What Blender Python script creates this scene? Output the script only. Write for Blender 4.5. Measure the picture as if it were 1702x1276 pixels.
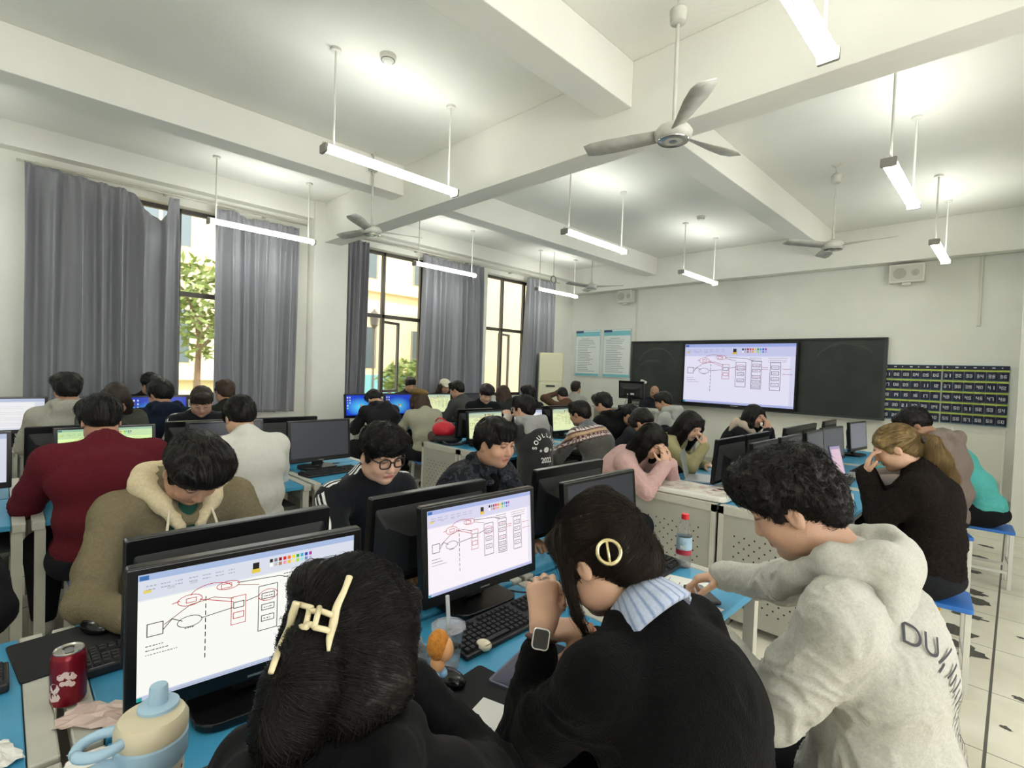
import bpy, math, random
import numpy as np
from mathutils import Vector, Matrix
for _o in list(bpy.data.objects): bpy.data.objects.remove(_o)
S = bpy.context.scene
COL = S.collection
PI = math.pi
rnd = random.Random(7)

# ------------------------------------------------------------------ camera
f_px, cxp, cyp, EYE = 846.0, 851.0, 638.0, 1.55
_dy = np.array([841., 7., f_px]); _dy /= np.linalg.norm(_dy)
_dl = np.array([-851., -53., f_px]); _dl -= _dy * _dl.dot(_dy); _dl /= np.linalg.norm(_dl)
_dx = -_dl; _dz = np.cross(_dx, _dy)
CM = np.array([_dx, _dy, _dz])                      # world = CM @ cam (x right, y down, z forward)
cam_d = bpy.data.cameras.new('camera'); cam = bpy.data.objects.new('camera', cam_d); COL.objects.link(cam)
cam_d.sensor_fit = 'HORIZONTAL'; cam_d.sensor_width = 36.0; cam_d.lens = f_px / 1702 * 36.0
cam_d.clip_start = 0.03; cam_d.clip_end = 200
_r = CM @ np.diag([1, -1, -1])
cam.matrix_world = Matrix([[*_r[0], 0], [*_r[1], 0], [*_r[2], EYE], [0, 0, 0, 1]])
S.camera = cam
def at(px, py, z=None, x=None, y=None):
    d = CM @ np.array([px - cxp, py - cyp, f_px]); C = np.array([0, 0, EYE])
    t = (z - EYE) / d[2] if z is not None else (x / d[0] if x is not None else y / d[1])
    return C + d * t

# ------------------------------------------------------------------ light
S.view_settings.view_transform = 'Standard'; S.view_settings.look = 'None'
S.view_settings.gamma = 1.0; S.view_settings.use_curve_mapping = False
S.view_settings.exposure = 0.75
TUBE_POWER = 26.0
w = bpy.data.worlds.new('sky'); S.world = w; w.use_nodes = True
bg = w.node_tree.nodes['Background']
bg.inputs[0].default_value = (1.0, 0.99, 0.96, 1); bg.inputs[1].default_value = 3.1
sun_d = bpy.data.lights.new('sun', 'SUN'); sun = bpy.data.objects.new('sun', sun_d); COL.objects.link(sun)
sun_d.energy = 3.0; sun_d.angle = 0.02; sun_d.color = (1, .93, .8)
sun.rotation_euler = (math.radians(-28), math.radians(40), 0)     # lights the buildings across the yard, passes over this roof
S.cycles.max_bounces = 7; S.cycles.diffuse_bounces = 4; S.cycles.glossy_bounces = 3
S.cycles.transmission_bounces = 8; S.cycles.transparent_max_bounces = 12
S.cycles.caustics_reflective = False; S.cycles.caustics_refractive = False
S.cycles.use_denoising = True; S.cycles.sample_clamp_indirect = 6
S.cycles.use_adaptive_sampling = True; S.cycles.adaptive_threshold = 0.02

# ------------------------------------------------------------------ materials
MATS = {}
def srgb(h):
    if isinstance(h, str):
        c = [int(h[i:i+2], 16) / 255 for i in (0, 2, 4)]
    else: c = list(h)
    return tuple((v / 12.92 if v <= .04045 else ((v + .055) / 1.055) ** 2.4) for v in c)
def mat(name, col='808080', rough=.5, metal=0., noise=0., nscale=20., bump=0., bscale=60., emit=None, es=0.,
        attr=None, alpha=1., trans=0., ior=1.45, spec=.5, sheen=0., aniso=False, stretch=None, vec='Object'):
    if name in MATS: return MATS[name]
    m = bpy.data.materials.new(name); m.use_nodes = True; MATS[name] = m
    nt = m.node_tree; N = nt.nodes; L = nt.links; b = N['Principled BSDF']
    c = srgb(col); b.inputs['Base Color'].default_value = (*c, 1)
    b.inputs['Roughness'].default_value = rough; b.inputs['Metallic'].default_value = metal
    b.inputs['Specular IOR Level'].default_value = spec; b.inputs['IOR'].default_value = ior
    b.inputs['Alpha'].default_value = alpha; b.inputs['Transmission Weight'].default_value = trans
    if sheen: b.inputs['Sheen Weight'].default_value = sheen; b.inputs['Sheen Roughness'].default_value = .5
    tc = N.new('ShaderNodeTexCoord'); src = tc.outputs[vec]
    if stretch:
        mp = N.new('ShaderNodeMapping'); mp.inputs['Scale'].default_value = stretch; L.new(src, mp.inputs[0]); src = mp.outputs[0]
    colout = None
    if attr:
        a = N.new('ShaderNodeAttribute'); a.attribute_name = attr; colout = a.outputs['Color']
        L.new(colout, b.inputs['Base Color'])
    if noise:
        t = N.new('ShaderNodeTexNoise'); t.inputs['Scale'].default_value = nscale; t.inputs['Detail'].default_value = 4
        L.new(src, t.inputs['Vector'])
        mx = N.new('ShaderNodeMix'); mx.data_type = 'RGBA'; mx.blend_type = 'MULTIPLY'; mx.inputs[0].default_value = 1
        mr = N.new('ShaderNodeMapRange'); L.new(t.outputs[0], mr.inputs[0])
        mr.inputs[1].default_value = .3; mr.inputs[2].default_value = .7
        mr.inputs[3].default_value = 1 - noise; mr.inputs[4].default_value = 1 + noise * .5
        if colout: L.new(colout, mx.inputs[6])
        else: mx.inputs[6].default_value = (*c, 1)
        L.new(mr.outputs[0], mx.inputs[7]); L.new(mx.outputs[2], b.inputs['Base Color'])
    if bump:
        t = N.new('ShaderNodeTexNoise'); t.inputs['Scale'].default_value = bscale; t.inputs['Detail'].default_value = 5
        L.new(src, t.inputs['Vector'])
        bp = N.new('ShaderNodeBump'); bp.inputs['Strength'].default_value = bump; bp.inputs['Distance'].default_value = .01
        L.new(t.outputs[0], bp.inputs['Height']); L.new(bp.outputs[0], b.inputs['Normal'])
    if emit is not None or (attr and es):
        if emit is not None: b.inputs['Emission Color'].default_value = (*srgb(emit), 1)
        else:
            L.new(colout, b.inputs['Emission Color']); b.inputs['Base Color'].default_value = (0, 0, 0, 1)
            for l in list(b.inputs['Base Color'].links): L.remove(l)
        b.inputs['Emission Strength'].default_value = es
    return m

# ------------------------------------------------------------------ mesh helpers
class MB:
    def __init__(s): s.v = []; s.f = []; s.m = []; s.c = []; s.mats = []; s.n = 0; s.usecol = False
    def mi(s, m):
        if m is None: return 0
        if m not in s.mats: s.mats.append(m)
        return s.mats.index(m)
    def add(s, V, F, m=None, T=None, col=None):
        V = np.asarray(V, float)
        if T is not None: V = V @ np.array(T)[:3, :3].T + np.array(T)[:3, 3]
        s.v.append(V); k = s.mi(m)
        for f in F: s.f.append([i + s.n for i in f]); s.m.append(k)
        if col is not None: s.usecol = True
        s.c.append(np.tile(np.array([*(col or (1, 1, 1)), 1.0]), (len(V), 1)))
        s.n += len(V); return s
    def box(s, a, b, m=None, T=None, col=None):
        x0, y0, z0 = a; x1, y1, z1 = b
        V = [(x0,y0,z0),(x1,y0,z0),(x1,y1,z0),(x0,y1,z0),(x0,y0,z1),(x1,y0,z1),(x1,y1,z1),(x0,y1,z1)]
        return s.add(V, [(3,2,1,0),(4,5,6,7),(0,1,5,4),(1,2,6,5),(2,3,7,6),(3,0,4,7)], m, T, col)
    def cbox(s, c, d, m=None, T=None, col=None):
        return s.box([c[i]-d[i]/2 for i in range(3)], [c[i]+d[i]/2 for i in range(3)], m, T, col)
    def rbox(s, c, d, r, m=None, T=None, col=None, axis=2, n=4):
        """box with rounded corners, extruded along axis"""
        o = [i for i in range(3) if i != axis]; P = []
        hx, hy = d[o[0]]/2 - r, d[o[1]]/2 - r
        for k, (sx, sy) in enumerate(((1,1),(-1,1),(-1,-1),(1,-1))):
            for j in range(n+1):
                a = (k + j/n) * PI/2; P.append((sx*hx + r*math.cos(a), sy*hy + r*math.sin(a)))
        V = []
        for sgn in (-1, 1):
            for p in P:
                q = [0,0,0]; q[o[0]] = c[o[0]]+p[0]; q[o[1]] = c[o[1]]+p[1]; q[axis] = c[axis]+sgn*d[axis]/2; V.append(q)
        N = len(P); F = [list(range(N))[::-1], list(range(N, 2*N))] + [[i,(i+1)%N,(i+1)%N+N,i+N] for i in range(N)]
        if axis == 1: F = [f[::-1] for f in F]
        return s.add(V, F, m, T, col)
    def cyl(s, a, b, r, r2=None, n=12, m=None, T=None, col=None, cap=True):
        return s.tube([a, b], [r, r if r2 is None else r2], n, m, T, col, cap)
    def tube(s, pts, r, n=8, m=None, T=None, col=None, cap=True):
        P = np.array(pts, float); K = len(P)
        R = np.full(K, r) if np.isscalar(r) else np.array(r, float)
        tan = np.gradient(P, axis=0); tan /= np.linalg.norm(tan, axis=1)[:, None] + 1e-12
        u = np.cross(tan[0], [0,0,1] if abs(tan[0][2]) < .9 else [1,0,0]); u /= np.linalg.norm(u)
        V = []; th = np.arange(n) * 2*PI/n
        for i in range(K):
            u = u - tan[i]*u.dot(tan[i]); u /= np.linalg.norm(u); w_ = np.cross(tan[i], u)
            V.append(P[i] + R[i]*(np.outer(np.cos(th), u) + np.outer(np.sin(th), w_)))
        V = np.concatenate(V); F = []
        for i in range(K-1):
            for j in range(n): F.append((i*n+j, i*n+(j+1)%n, (i+1)*n+(j+1)%n, (i+1)*n+j))
        if cap: F.append(tuple(range(n))[::-1]); F.append(tuple(range((K-1)*n, K*n)))
        return s.add(V, F, m, T, col)
    def lathe(s, prof, n=24, m=None, T=None, col=None, close=False):
        V = []; th = np.arange(n)*2*PI/n
        for r, z in prof: V += [(r*math.cos(t), r*math.sin(t), z) for t in th]
        F = []; K = len(prof)
        for i in range(K-1):
            for j in range(n): F.append((i*n+j, i*n+(j+1)%n, (i+1)*n+(j+1)%n, (i+1)*n+j))
        if prof[0][0] > 1e-6: F.append(tuple(range(n))[::-1])
        if prof[-1][0] > 1e-6 and not close: F.append(tuple(range((K-1)*n, K*n)))
        return s.add(V, F, m, T, col)
    def ell(s, c, r, m=None, T=None, col=None, n=12, k=8, rot=None):
        V = []; F = []
        for i in range(k+1):
            a = PI*i/k
            for j in range(n): V.append((math.sin(a)*math.cos(2*PI*j/n), math.sin(a)*math.sin(2*PI*j/n), math.cos(a)))
        for i in range(k):
            for j in range(n): F.append((i*n+j, (i+1)*n+j, (i+1)*n+(j+1)%n, i*n+(j+1)%n))
        V = np.array(V)*np.array(r)
        if rot is not None: V = V @ np.array(rot).T
        return s.add(V + np.array(c), F, m, T, col)
    def quad(s, P, m=None, T=None, col=None): return s.add(P, [tuple(range(len(P)))], m, T, col)
    def mesh(s, name, smooth=False):
        me = bpy.data.meshes.new(name); V = np.concatenate(s.v)
        me.from_pydata(V.tolist(), [], s.f); 
        for m_ in s.mats: me.materials.append(m_)
        me.polygons.foreach_set('material_index', s.m)
        if smooth: me.polygons.foreach_set('use_smooth', [True]*len(s.f))
        if s.usecol:
            a = me.color_attributes.new('Col', 'FLOAT_COLOR', 'POINT'); a.data.foreach_set('color', np.concatenate(s.c).ravel())
        me.update(); return me
    def obj(s, name, parent=None, m=None, smooth=False, bevel=0, seg=2, loc=None, auto=None):
        me = s.mesh(name, smooth)
        if m is not None:
            me.materials.clear(); me.materials.append(m)
        o = bpy.data.objects.new(name, me); COL.objects.link(o)
        if parent is not None: o.parent = parent
        if loc is not None: o.location = loc
        if bevel:
            b = o.modifiers.new('bevel', 'BEVEL'); b.width = bevel; b.segments = seg; b.limit_method = 'ANGLE'
            b.angle_limit = math.radians(40)
        if auto:
            me.polygons.foreach_set('use_smooth', [True]*len(me.polygons)); me.set_sharp_from_angle(angle=math.radians(auto))
        return o
def tag(o, label=None, cat=None, group=None, kind=None):
    for k, v in (('label', label), ('category', cat), ('group', group), ('kind', kind)):
        if v: o[k] = v
    return o
def thing(name, label, cat, loc=(0,0,0), rz=0., group=None):
    o = bpy.data.objects.new(name, None); o.empty_display_size = .1; COL.objects.link(o)
    o.location = loc; o.rotation_euler = (0, 0, rz); return tag(o, label, cat, group)
def struct(o): o['kind'] = 'structure'; return o
def dup(o, parent=None):
    c = o.copy(); COL.objects.link(c)
    for k in ('label', 'group'):
        if k in c and parent is None: del c[k]
    if parent is not None: c.parent = parent
    for ch in list(o.children): dup(ch, c)
    return c
def Tm(loc=(0,0,0), rz=0, rx=0, ry=0, sc=1):
    return Matrix.Translation(loc) @ Matrix.Rotation(rz, 4, 'Z') @ Matrix.Rotation(ry, 4, 'Y') @ Matrix.Rotation(rx, 4, 'X') @ Matrix.Diagonal((sc, sc, sc, 1))
def text_mesh(mb, txt, size, T, m=None, col=None, align='CENTER', ext=0.0, bold=0.0):
    cu = bpy.data.curves.new('t', 'FONT'); cu.body = txt; cu.size = size; cu.align_x = align; cu.align_y = 'CENTER'
    cu.extrude = ext; cu.offset = bold
    o = bpy.data.objects.new('t', cu); COL.objects.link(o); bpy.context.view_layer.update()
    me = bpy.data.meshes.new_from_object(o.evaluated_get(bpy.context.evaluated_depsgraph_get()))
    V = [v.co[:] for v in me.vertices]; F = [list(p.vertices) for p in me.polygons]
    bpy.data.objects.remove(o); bpy.data.curves.remove(cu); bpy.data.meshes.remove(me)
    if V: mb.add(V, F, m, T, col)
# ================================================================== ROOM
WX, FY, RX, BY, CZ = -7.2, 9.1, 2.6, -2.6, 3.8        # window wall, board wall, right wall, back wall, slab
paint = mat('wall_paint', 'E0E0D7', .75, noise=.04, nscale=2.5, bump=.12, bscale=40)
paint_c = mat('ceiling_paint', 'E9E8E0', .85, noise=.05, nscale=1.3, bump=.15, bscale=30)
# tiled floor
def floor_mat():
    m = bpy.data.materials.new('floor_tiles'); m.use_nodes = True; nt = m.node_tree; N = nt.nodes; L = nt.links
    b = N['Principled BSDF']; tc = N.new('ShaderNodeTexCoord'); sp = N.new('ShaderNodeSeparateXYZ'); L.new(tc.outputs['Object'], sp.inputs[0])
    def grout(out, off, wd):
        a = N.new('ShaderNodeMath'); a.operation = 'ADD'; a.inputs[1].default_value = off; L.new(out, a.inputs[0])
        d = N.new('ShaderNodeMath'); d.operation = 'PINGPONG'; d.inputs[1].default_value = .3; L.new(a.outputs[0], d.inputs[0])
        c = N.new('ShaderNodeMath'); c.operation = 'LESS_THAN'; c.inputs[1].default_value = wd; L.new(d.outputs[0], c.inputs[0]); return c.outputs[0]
    gx = grout(sp.outputs[0], .032 + 60, .006); gy = grout(sp.outputs[1], .035 + 60, .0025)
    mx = N.new('ShaderNodeMath'); mx.operation = 'MAXIMUM'; L.new(gx, mx.inputs[0]); L.new(gy, mx.inputs[1])
    n = N.new('ShaderNodeTexNoise'); n.inputs['Scale'].default_value = 3; n.inputs['Detail'].default_value = 8; L.new(tc.outputs['Object'], n.inputs[0])
    cr = N.new('ShaderNodeValToRGB'); L.new(n.outputs[0], cr.inputs[0]); e = cr.color_ramp.elements
    e[0].position = .3; e[0].color = (*srgb('CFCAB6'), 1); e[1].position = .62; e[1].color = (*srgb('E4E0CF'), 1)
    n2 = N.new('ShaderNodeTexNoise'); n2.inputs['Scale'].default_value = 9; n2.inputs['Detail'].default_value = 9; n2.inputs['Roughness'].default_value = .7
    L.new(tc.outputs['Object'], n2.inputs[0])
    sc = N.new('ShaderNodeMath'); sc.operation = 'GREATER_THAN'; sc.inputs[1].default_value = .715; L.new(n2.outputs[0], sc.inputs[0])
    m1 = N.new('ShaderNodeMix'); m1.data_type = 'RGBA'; L.new(sc.outputs[0], m1.inputs[0]); L.new(cr.outputs[0], m1.inputs[6]); m1.inputs[7].default_value = (*srgb('5A5850'), 1)
    m2 = N.new('ShaderNodeMix'); m2.data_type = 'RGBA'; L.new(mx.outputs[0], m2.inputs[0]); L.new(m1.outputs[2], m2.inputs[6]); m2.inputs[7].default_value = (*srgb('55524A'), 1)
    L.new(m2.outputs[2], b.inputs['Base Color']); b.inputs['Roughness'].default_value = .42
    return m
struct(MB().box((WX-.3, BY-.2, -.1), (RX+.2, FY+.2, 0)).obj('floor', m=floor_mat()))
# worn dark patches where the tile glaze has broken away beside the stools
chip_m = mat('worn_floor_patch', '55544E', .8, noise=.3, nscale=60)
rr = random.Random(3)
ch = MB()
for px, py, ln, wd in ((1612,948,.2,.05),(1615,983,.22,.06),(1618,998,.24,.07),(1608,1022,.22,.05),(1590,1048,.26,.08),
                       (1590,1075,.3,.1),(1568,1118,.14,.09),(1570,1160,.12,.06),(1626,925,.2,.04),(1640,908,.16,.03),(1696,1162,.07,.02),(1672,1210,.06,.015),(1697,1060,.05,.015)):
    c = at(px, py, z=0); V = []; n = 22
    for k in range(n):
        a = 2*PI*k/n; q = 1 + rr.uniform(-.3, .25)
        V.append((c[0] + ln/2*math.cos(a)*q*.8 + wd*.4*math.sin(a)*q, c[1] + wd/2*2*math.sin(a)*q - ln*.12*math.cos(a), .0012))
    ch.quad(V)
tag(ch.obj('worn_floor_patches', m=chip_m), kind='structure')
struct(MB().box((WX-.3, BY-.2, CZ), (RX+.2, FY+.2, CZ+.12)).obj('ceiling', m=paint_c))
# beams (part of the ceiling structure)
for k, (a, b) in enumerate((((WX, 3.2, 3.25), (RX, 3.45, CZ)), ((WX, 8.88, 3.27), (RX, FY, CZ)), ((WX, -2.5, 3.25), (RX, -2.25, CZ)))):
    struct(MB().box(a, b).obj('trim_%d' % (k+1), m=paint_c, bevel=.006))
for k, x in enumerate((-5.25, -2.31, .62)):
    struct(MB().box((x, BY, 3.47), (x+.25, 3.2, CZ)).obj('trim_%d' % (4+2*k), m=paint_c, bevel=.006))
    struct(MB().box((x, 3.45, 3.47), (x+.25, 8.88, CZ)).obj('trim_%d' % (5+2*k), m=paint_c, bevel=.006))
struct(MB().box((WX, BY, 3.56), (WX+.16, 3.2, CZ)).obj('trim_10', m=paint_c)); struct(MB().box((WX, 3.45, 3.56), (WX+.16, 8.88, CZ)).obj('trim_11', m=paint_c))
# windows: openings (y0,y1)
WIN = [(.2, 2.86), (3.9, 6.12), (6.5, 8.25)]; ZB, ZT = 1.05, 3.38; WO = WX - .3
wl = MB(); ys = [BY-.2] + [v for a in WIN for v in a] + [FY+.2]
for i in range(0, len(ys), 2): wl.box((WO, ys[i], 0), (WX, ys[i+1], CZ))
for a, b in WIN: wl.box((WO, a, 0), (WX, b, ZB)); wl.box((WO, a, ZT), (WX, b, CZ))
struct(wl.obj('wall_left', m=paint))
struct(MB().box((WX, 3.06, 0), (WX+.22, 3.56, CZ)).obj('trim_12', m=paint, bevel=.008))      # column
struct(MB().box((WX, FY, 0), (RX, FY+.2, CZ)).obj('wall_front', m=paint))
wr = MB(); RW = [(-1.6, 1.0), (1.6, 4.4)]; ys = [BY-.2] + [v for a in RW for v in a] + [FY+.2]      # corridor side; unseen openings added to let daylight onto the floor
for i in range(0, len(ys), 2): wr.box((RX, ys[i], 0), (RX+.2, ys[i+1], CZ))
for a, b in RW: wr.box((RX, a, 0), (RX+.2, b, 1.0)); wr.box((RX, a, 3.1), (RX+.2, b, CZ))
struct(wr.obj('wall_right', m=paint))
struct(MB().box((WX, BY-.2, 0), (RX, BY, CZ)).obj('wall_back', m=paint))
struct(MB().box((.0, 7.5, 0), (RX, FY, CZ)).obj('trim_13', m=paint, bevel=.006))             # pier beside the board wall
# conduit runs
cond = mat('conduit_white', 'D2D0C4', .5)
struct(MB().box((WX+.22, FY-.022, 3.27), (0, FY, 3.3), m=cond).obj('trim_14'))
struct(MB().box((-5.56, FY-.02, 2.2), (-5.53, FY, 3.27), m=cond).obj('trim_15'))
struct(MB().box((-.42, FY-.02, 2.35), (-.39, FY, 3.27), m=cond).obj('trim_16'))
base_m = mat('baseboard_paint', 'B9B6A8', .6)
struct(MB().box((WX, FY-.012, 0), (0, FY, .1), m=base_m).obj('baseboard_front'))
struct(MB().box((WX, BY, 0), (WX+.012, FY, .1), m=base_m).obj('baseboard_left'))
# window frames
fr = mat('window_frame_dark', '4A4640', .45); glass = mat('window_glass', 'FFFFFF', .02, trans=1., ior=1.01, alpha=.25, spec=.3)
sill_m = mat('window_sill_stone', 'D8D4C6', .4)
for i, (a, b) in enumerate(WIN):
    wn = struct(thing('window_%d' % (i+1), None, None, (WX-.18, (a+b)/2, ZB))); hw = (b-a)/2; H = ZT - ZB
    g = MB(); t = .05
    g.box((-.03,-hw,0),(.03,-hw+t,H)); g.box((-.03,hw-t,0),(.03,hw,H)); g.box((-.03,-hw,0),(.03,hw,t)); g.box((-.03,-hw,H-t),(.03,hw,H))
    zt = 1.3
    muls = {0:[-1.1, -.0, .95], 1:[-.63, .1, .8], 2:[-.32, .3]}[i]
    g.box((-.03,-hw,zt-.03),(.03,hw,zt+.03))
    for q in muls: g.box((-.03,q-.028,0),(.03,q+.028,H))
    g.obj('window_frame', wn, fr, bevel=.004)
    s_ = MB(); q = muls[0]                                    # opened sash
    for A, B in (((-.02,0,.06),(.02,.04,zt-.06)),((-.02,.44,.06),(.02,.48,zt-.06)),((-.02,0,.06),(.02,.48,.1)),((-.02,0,zt-.1),(.02,.48,zt-.06))): s_.box(A, B)
    so = s_.obj('sash', wn, fr); so.location = (-.05, q, 0); so.rotation_euler = (0, 0, math.radians(20))
    MB().box((-.003,-hw+t,t),(.003,hw-t,H-t)).obj('window_glass', wn, glass)
    MB().box((.0,-hw,-.03),(.2,hw,0)).obj('window_sill', wn, sill_m, bevel=.004)
# ---- outside: buildings across the yard, trees, lamp post
tan_w = mat('tan_render', 'D6C3A2', .8, noise=.06, nscale=2); cream_w = mat('cream_render', 'E2D3AC', .8, noise=.05, nscale=2)
dkgl = mat('building_window_glass', '59666C', .2); grnd = mat('yard_paving', 'A9A48E', .9, noise=.1)
struct(MB().box((-45, -20, -.35), (WO, 40, -.15)).obj('yard_ground', m=grnd))
def facade(name, label, x, y0, y1, h, m, wy, wz, sz):
    t = thing(name, label, 'building', (x, (y0+y1)/2, -.15))
    L = (y1-y0)/2; w_ = MB().box((-3,-L,0),(0,L,h), m)
    for z in wz: w_.box((0,-L,z-.5),(.25,L,z-.28), m)
    w_.obj('wall', t)
    for y in wy:
        for z in wz:
            o = MB().box((-.02, y-sz/2, z), (.03, y+sz/2, z+1.5), dkgl).box((.0,y-sz/2-.06,z-.06),(.05,y-sz/2,z+1.56),cream_w).box((.0,y+sz/2,z-.06),(.05,y+sz/2+.06,z+1.56),cream_w).box((.0,y-.03,z),(.05,y+.03,z+1.5),cream_w).obj('facade_window', t)
    MB().box((-3.2,-L-.2,h),(.35,L+.2,h+.35), cream_w).obj('parapet', t)
facade('teaching_building', 'pale yellow building with rows of windows seen across the yard', -17, -12, 14.2, 9.5, cream_w, [-10,-7,-4,-1,2,5,8,11], [1.6,4.9,7.6], 1.5)
facade('annex_building', 'tan building corner seen close behind the window nearest the board', -9.9, 10.9, 22, 8, tan_w, [-1.5,2], [1.3,4.6], 1.6)
leafm = mat('outdoor_leaf', '66783A', .6, noise=.4, nscale=3); bark = mat('outdoor_bark', '6B5A48', .9, bump=.5)
def tree(x, y, h, label):
    t = thing('courtyard_tree', label, 'tree', (x, y, -.15), 0, 'trees in the yard'); r = random.Random(int(y*10))
    tb = MB().tube([(0,0,0),(.05,.02,h*.4),(0,.08,h*.7)], [.09,.07,.04], 8)
    for k in range(6):
        a = k*1.05; tb.tube([(0,.02,h*(.4+.05*k)),(.5*math.cos(a),.5*math.sin(a),h*(.6+.05*k))],[.03,.01],6)
    tb.obj('trunk', t, bark)
    n = 900; g = np.random.default_rng(int(y*7+3)); u = g.normal(size=(n,3)); u /= np.linalg.norm(u,axis=1)[:,None]
    P = u*(g.random((n,1))**.4)*np.array([1.1,1.1,h*.3])+np.array([0,0,h*.72]); V=[];F=[]
    for i,p in enumerate(P):
        a=g.normal(size=3)*.07; b=np.cross(a,g.normal(size=3)); b=b/np.linalg.norm(b)*.05
        V += [p-a,p+b,p+a,p-b]; F.append((4*i,4*i+1,4*i+2,4*i+3))
    MB().add(V,F).obj('foliage', t, leafm)
tree(-13.5, 3.2, 4.0, 'leafy tree seen through the gap of the leftmost window')
tree(-13.4, 6.0, 2.6, 'thin tree seen through the left side of the middle window')
tree(-12.2, 8.4, 1.9, 'low green bush tree seen through the right side of the middle window')
tree(-13.9, 11.6, 2.6, 'tree seen through the window nearest the board')
lp = thing('lamp_post', 'thin dark lamp post with a lantern seen through the middle window', 'street lamp', (-11.4, 6.55, -.15))
MB().cyl((0,0,0),(0,0,2.6),.03).obj('pole', lp, fr); MB().lathe([(.03,2.6),(.1,2.7),(.13,2.95),(.02,3.1),(0,3.12)],10).obj('lantern', lp, fr)
tag(MB().box((-14.6,4,-.15),(-14.5,10.2,1.25)).obj('site_hoarding', m=mat('teal_board', '7FC0C8', .5)), 'teal hoarding panel seen low through the middle window', 'fence')

# ================================================================== CURTAINS
cur_m = mat('grey_curtain_cloth', '84848A', .42, noise=.06, nscale=220, sheen=.25, bump=.05, bscale=300)
def curtain(label, y0, y1, x, topf, zb, nf, amp, seed, flare=0., skew=0., group=None):
    """hanging cloth: topf(u)->z of the heading; folds drift and merge on the way down"""
    r = np.random.default_rng(seed); nu, nv = int((y1-y0)*90)+20, 60
    U, Vv = np.meshgrid(np.linspace(0,1,nu), np.linspace(0,1,nv)); zt = topf(U)
    Z = zt + (zb - zt)*Vv
    ph = 2*PI*nf*U + .9*np.sin(2*PI*U*1.7+seed) + .5*np.sin(7*U+seed)*Vv
    ph2 = 2*PI*nf*.47*U + 2.1*np.sin(3*U+seed*2)
    env = .35 + .65*(1-np.exp(-Vv*6)); 
    X = amp*(np.sin(ph)*(1-.35*Vv) + .55*np.sin(ph2)*(Vv+.3) + .2*np.sin(2.3*ph+1))*env + .012*np.sin(ph*3)*np.exp(-Vv*14)
    sag = np.exp(-((Vv-.1)/.12)**2)*np.clip(topf(U*0).max()*0+ (zt.max()-zt),0,.3)
    X += sag*.25
    Y = y0 + (y1-y0)*U + .3*amp*np.cos(ph)*env + flare*(U-.5)*Vv + skew*Vv
    P = np.stack([x+X, Y, Z], -1).reshape(-1,3)
    F = [(i*nu+j, i*nu+j+1, (i+1)*nu+j+1, (i+1)*nu+j) for i in range(nv-1) for j in range(nu-1)]
    o = MB().add(P, F).obj('curtain', m=cur_m, smooth=True)
    s_ = o.modifiers.new('thick', 'SOLIDIFY'); s_.thickness = .004
    tag(o, label, 'curtain', group); return o
def lerp_top(pts):
    xs, zs = zip(*pts); return lambda U: np.interp(U, xs, zs) if np.ndim(U) else np.interp(U, xs, zs)
CX = WX + .15
curtain('wide grey curtain at far left with sagging torn heading', .15, 1.47, CX, lerp_top([(0,3.44),(.25,3.42),(.4,3.4),(.6,3.39),(.68,3.36),(.74,3.2),(.86,3.12),(.9,3.2),(.925,3.4),(1,3.42)]), .78, 7, .072, 1)
curtain('grey curtain hanging left of the column with drooping folds', 1.83, 2.86, CX, lerp_top([(0,3.4),(.25,3.42),(.35,3.35),(.5,3.38),(1,3.38)]), .88, 7, .062, 2, flare=-.06)
curtain('narrow grey curtain bunched just right of the column', 3.59, 3.92, CX, lerp_top([(0,3.4),(1,3.4)]), .95, 4, .055, 3, skew=-.03)
curtain('grey curtain hanging between the middle and far windows', 4.93, 6.24, CX, lerp_top([(0,3.42),(.3,3.4),(1,3.42)]), .9, 9, .062, 4, flare=.12)
curtain('grey curtain beside the air conditioner in the corner', 7.45, 8.3, CX, lerp_top([(0,3.42),(1,3.42)]), .9, 6, .06, 5, flare=.1)
rail_m = mat('curtain_rail_metal', 'C9C7BC', .4, metal=.3)
for nm, a, b in (('leftmost window, ending at the column', .1, 3.0), ('two windows right of the column', 3.6, 8.5)):
    t = thing('curtain_rail', 'thin pale curtain rail above the ' + nm, 'curtain rail', (WX+.09, a, 3.46))
    MB().cyl((0,0,0),(0,b-a,0),.012,n=8).obj('rail', t, rail_m, smooth=True)
    for q in np.arange(.15, b-a, 1.1): MB().box((-.09,q-.015,-.015),(.0,q+.015,.02)).obj('bracket', t, rail_m)

# ================================================================== BOARD WALL
bbm = mat('blackboard_slate', '2B302D', .55, noise=.35, nscale=3.2, bump=.02)
alum = mat('aluminium_trim', 'B8B8B4', .35, metal=.7)
dark_pl = mat('black_plastic', '151517', .38, spec=.5)
bb = thing('blackboard', 'long dark slate blackboard spanning behind the lit display screen', 'blackboard', (-3.48, FY, 1.04))
MB().box((-2.08,-.05,0),(-1.0,-.0,1.16)).obj('sliding_panel', bb, bbm); MB().box((.98,-.05,0),(2.08,-.0,1.16)).obj('sliding_panel', bb, bbm)
fm = MB(); fm.box((-2.1,-.08,1.16),(2.1,0,1.18)); fm.box((-2.1,-.09,-.03),(2.1,0,0)); fm.box((-2.12,-.06,-.03),(-2.08,0,1.18)); fm.box((2.08,-.06,-.03),(2.12,0,1.18))
fm.box((-1.0,-.03,0),(.98,0,1.16)); fm.obj('board_frame', bb, mat('board_frame_dark', '3A3D3B', .5)); 
MB().box((-2.1,-.14,-.045),(2.1,-.05,-.03)).obj('chalk_ledge', bb, alum)
chalk = mat('chalk_smear', '8F948F', .9, alpha=.13)
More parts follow.
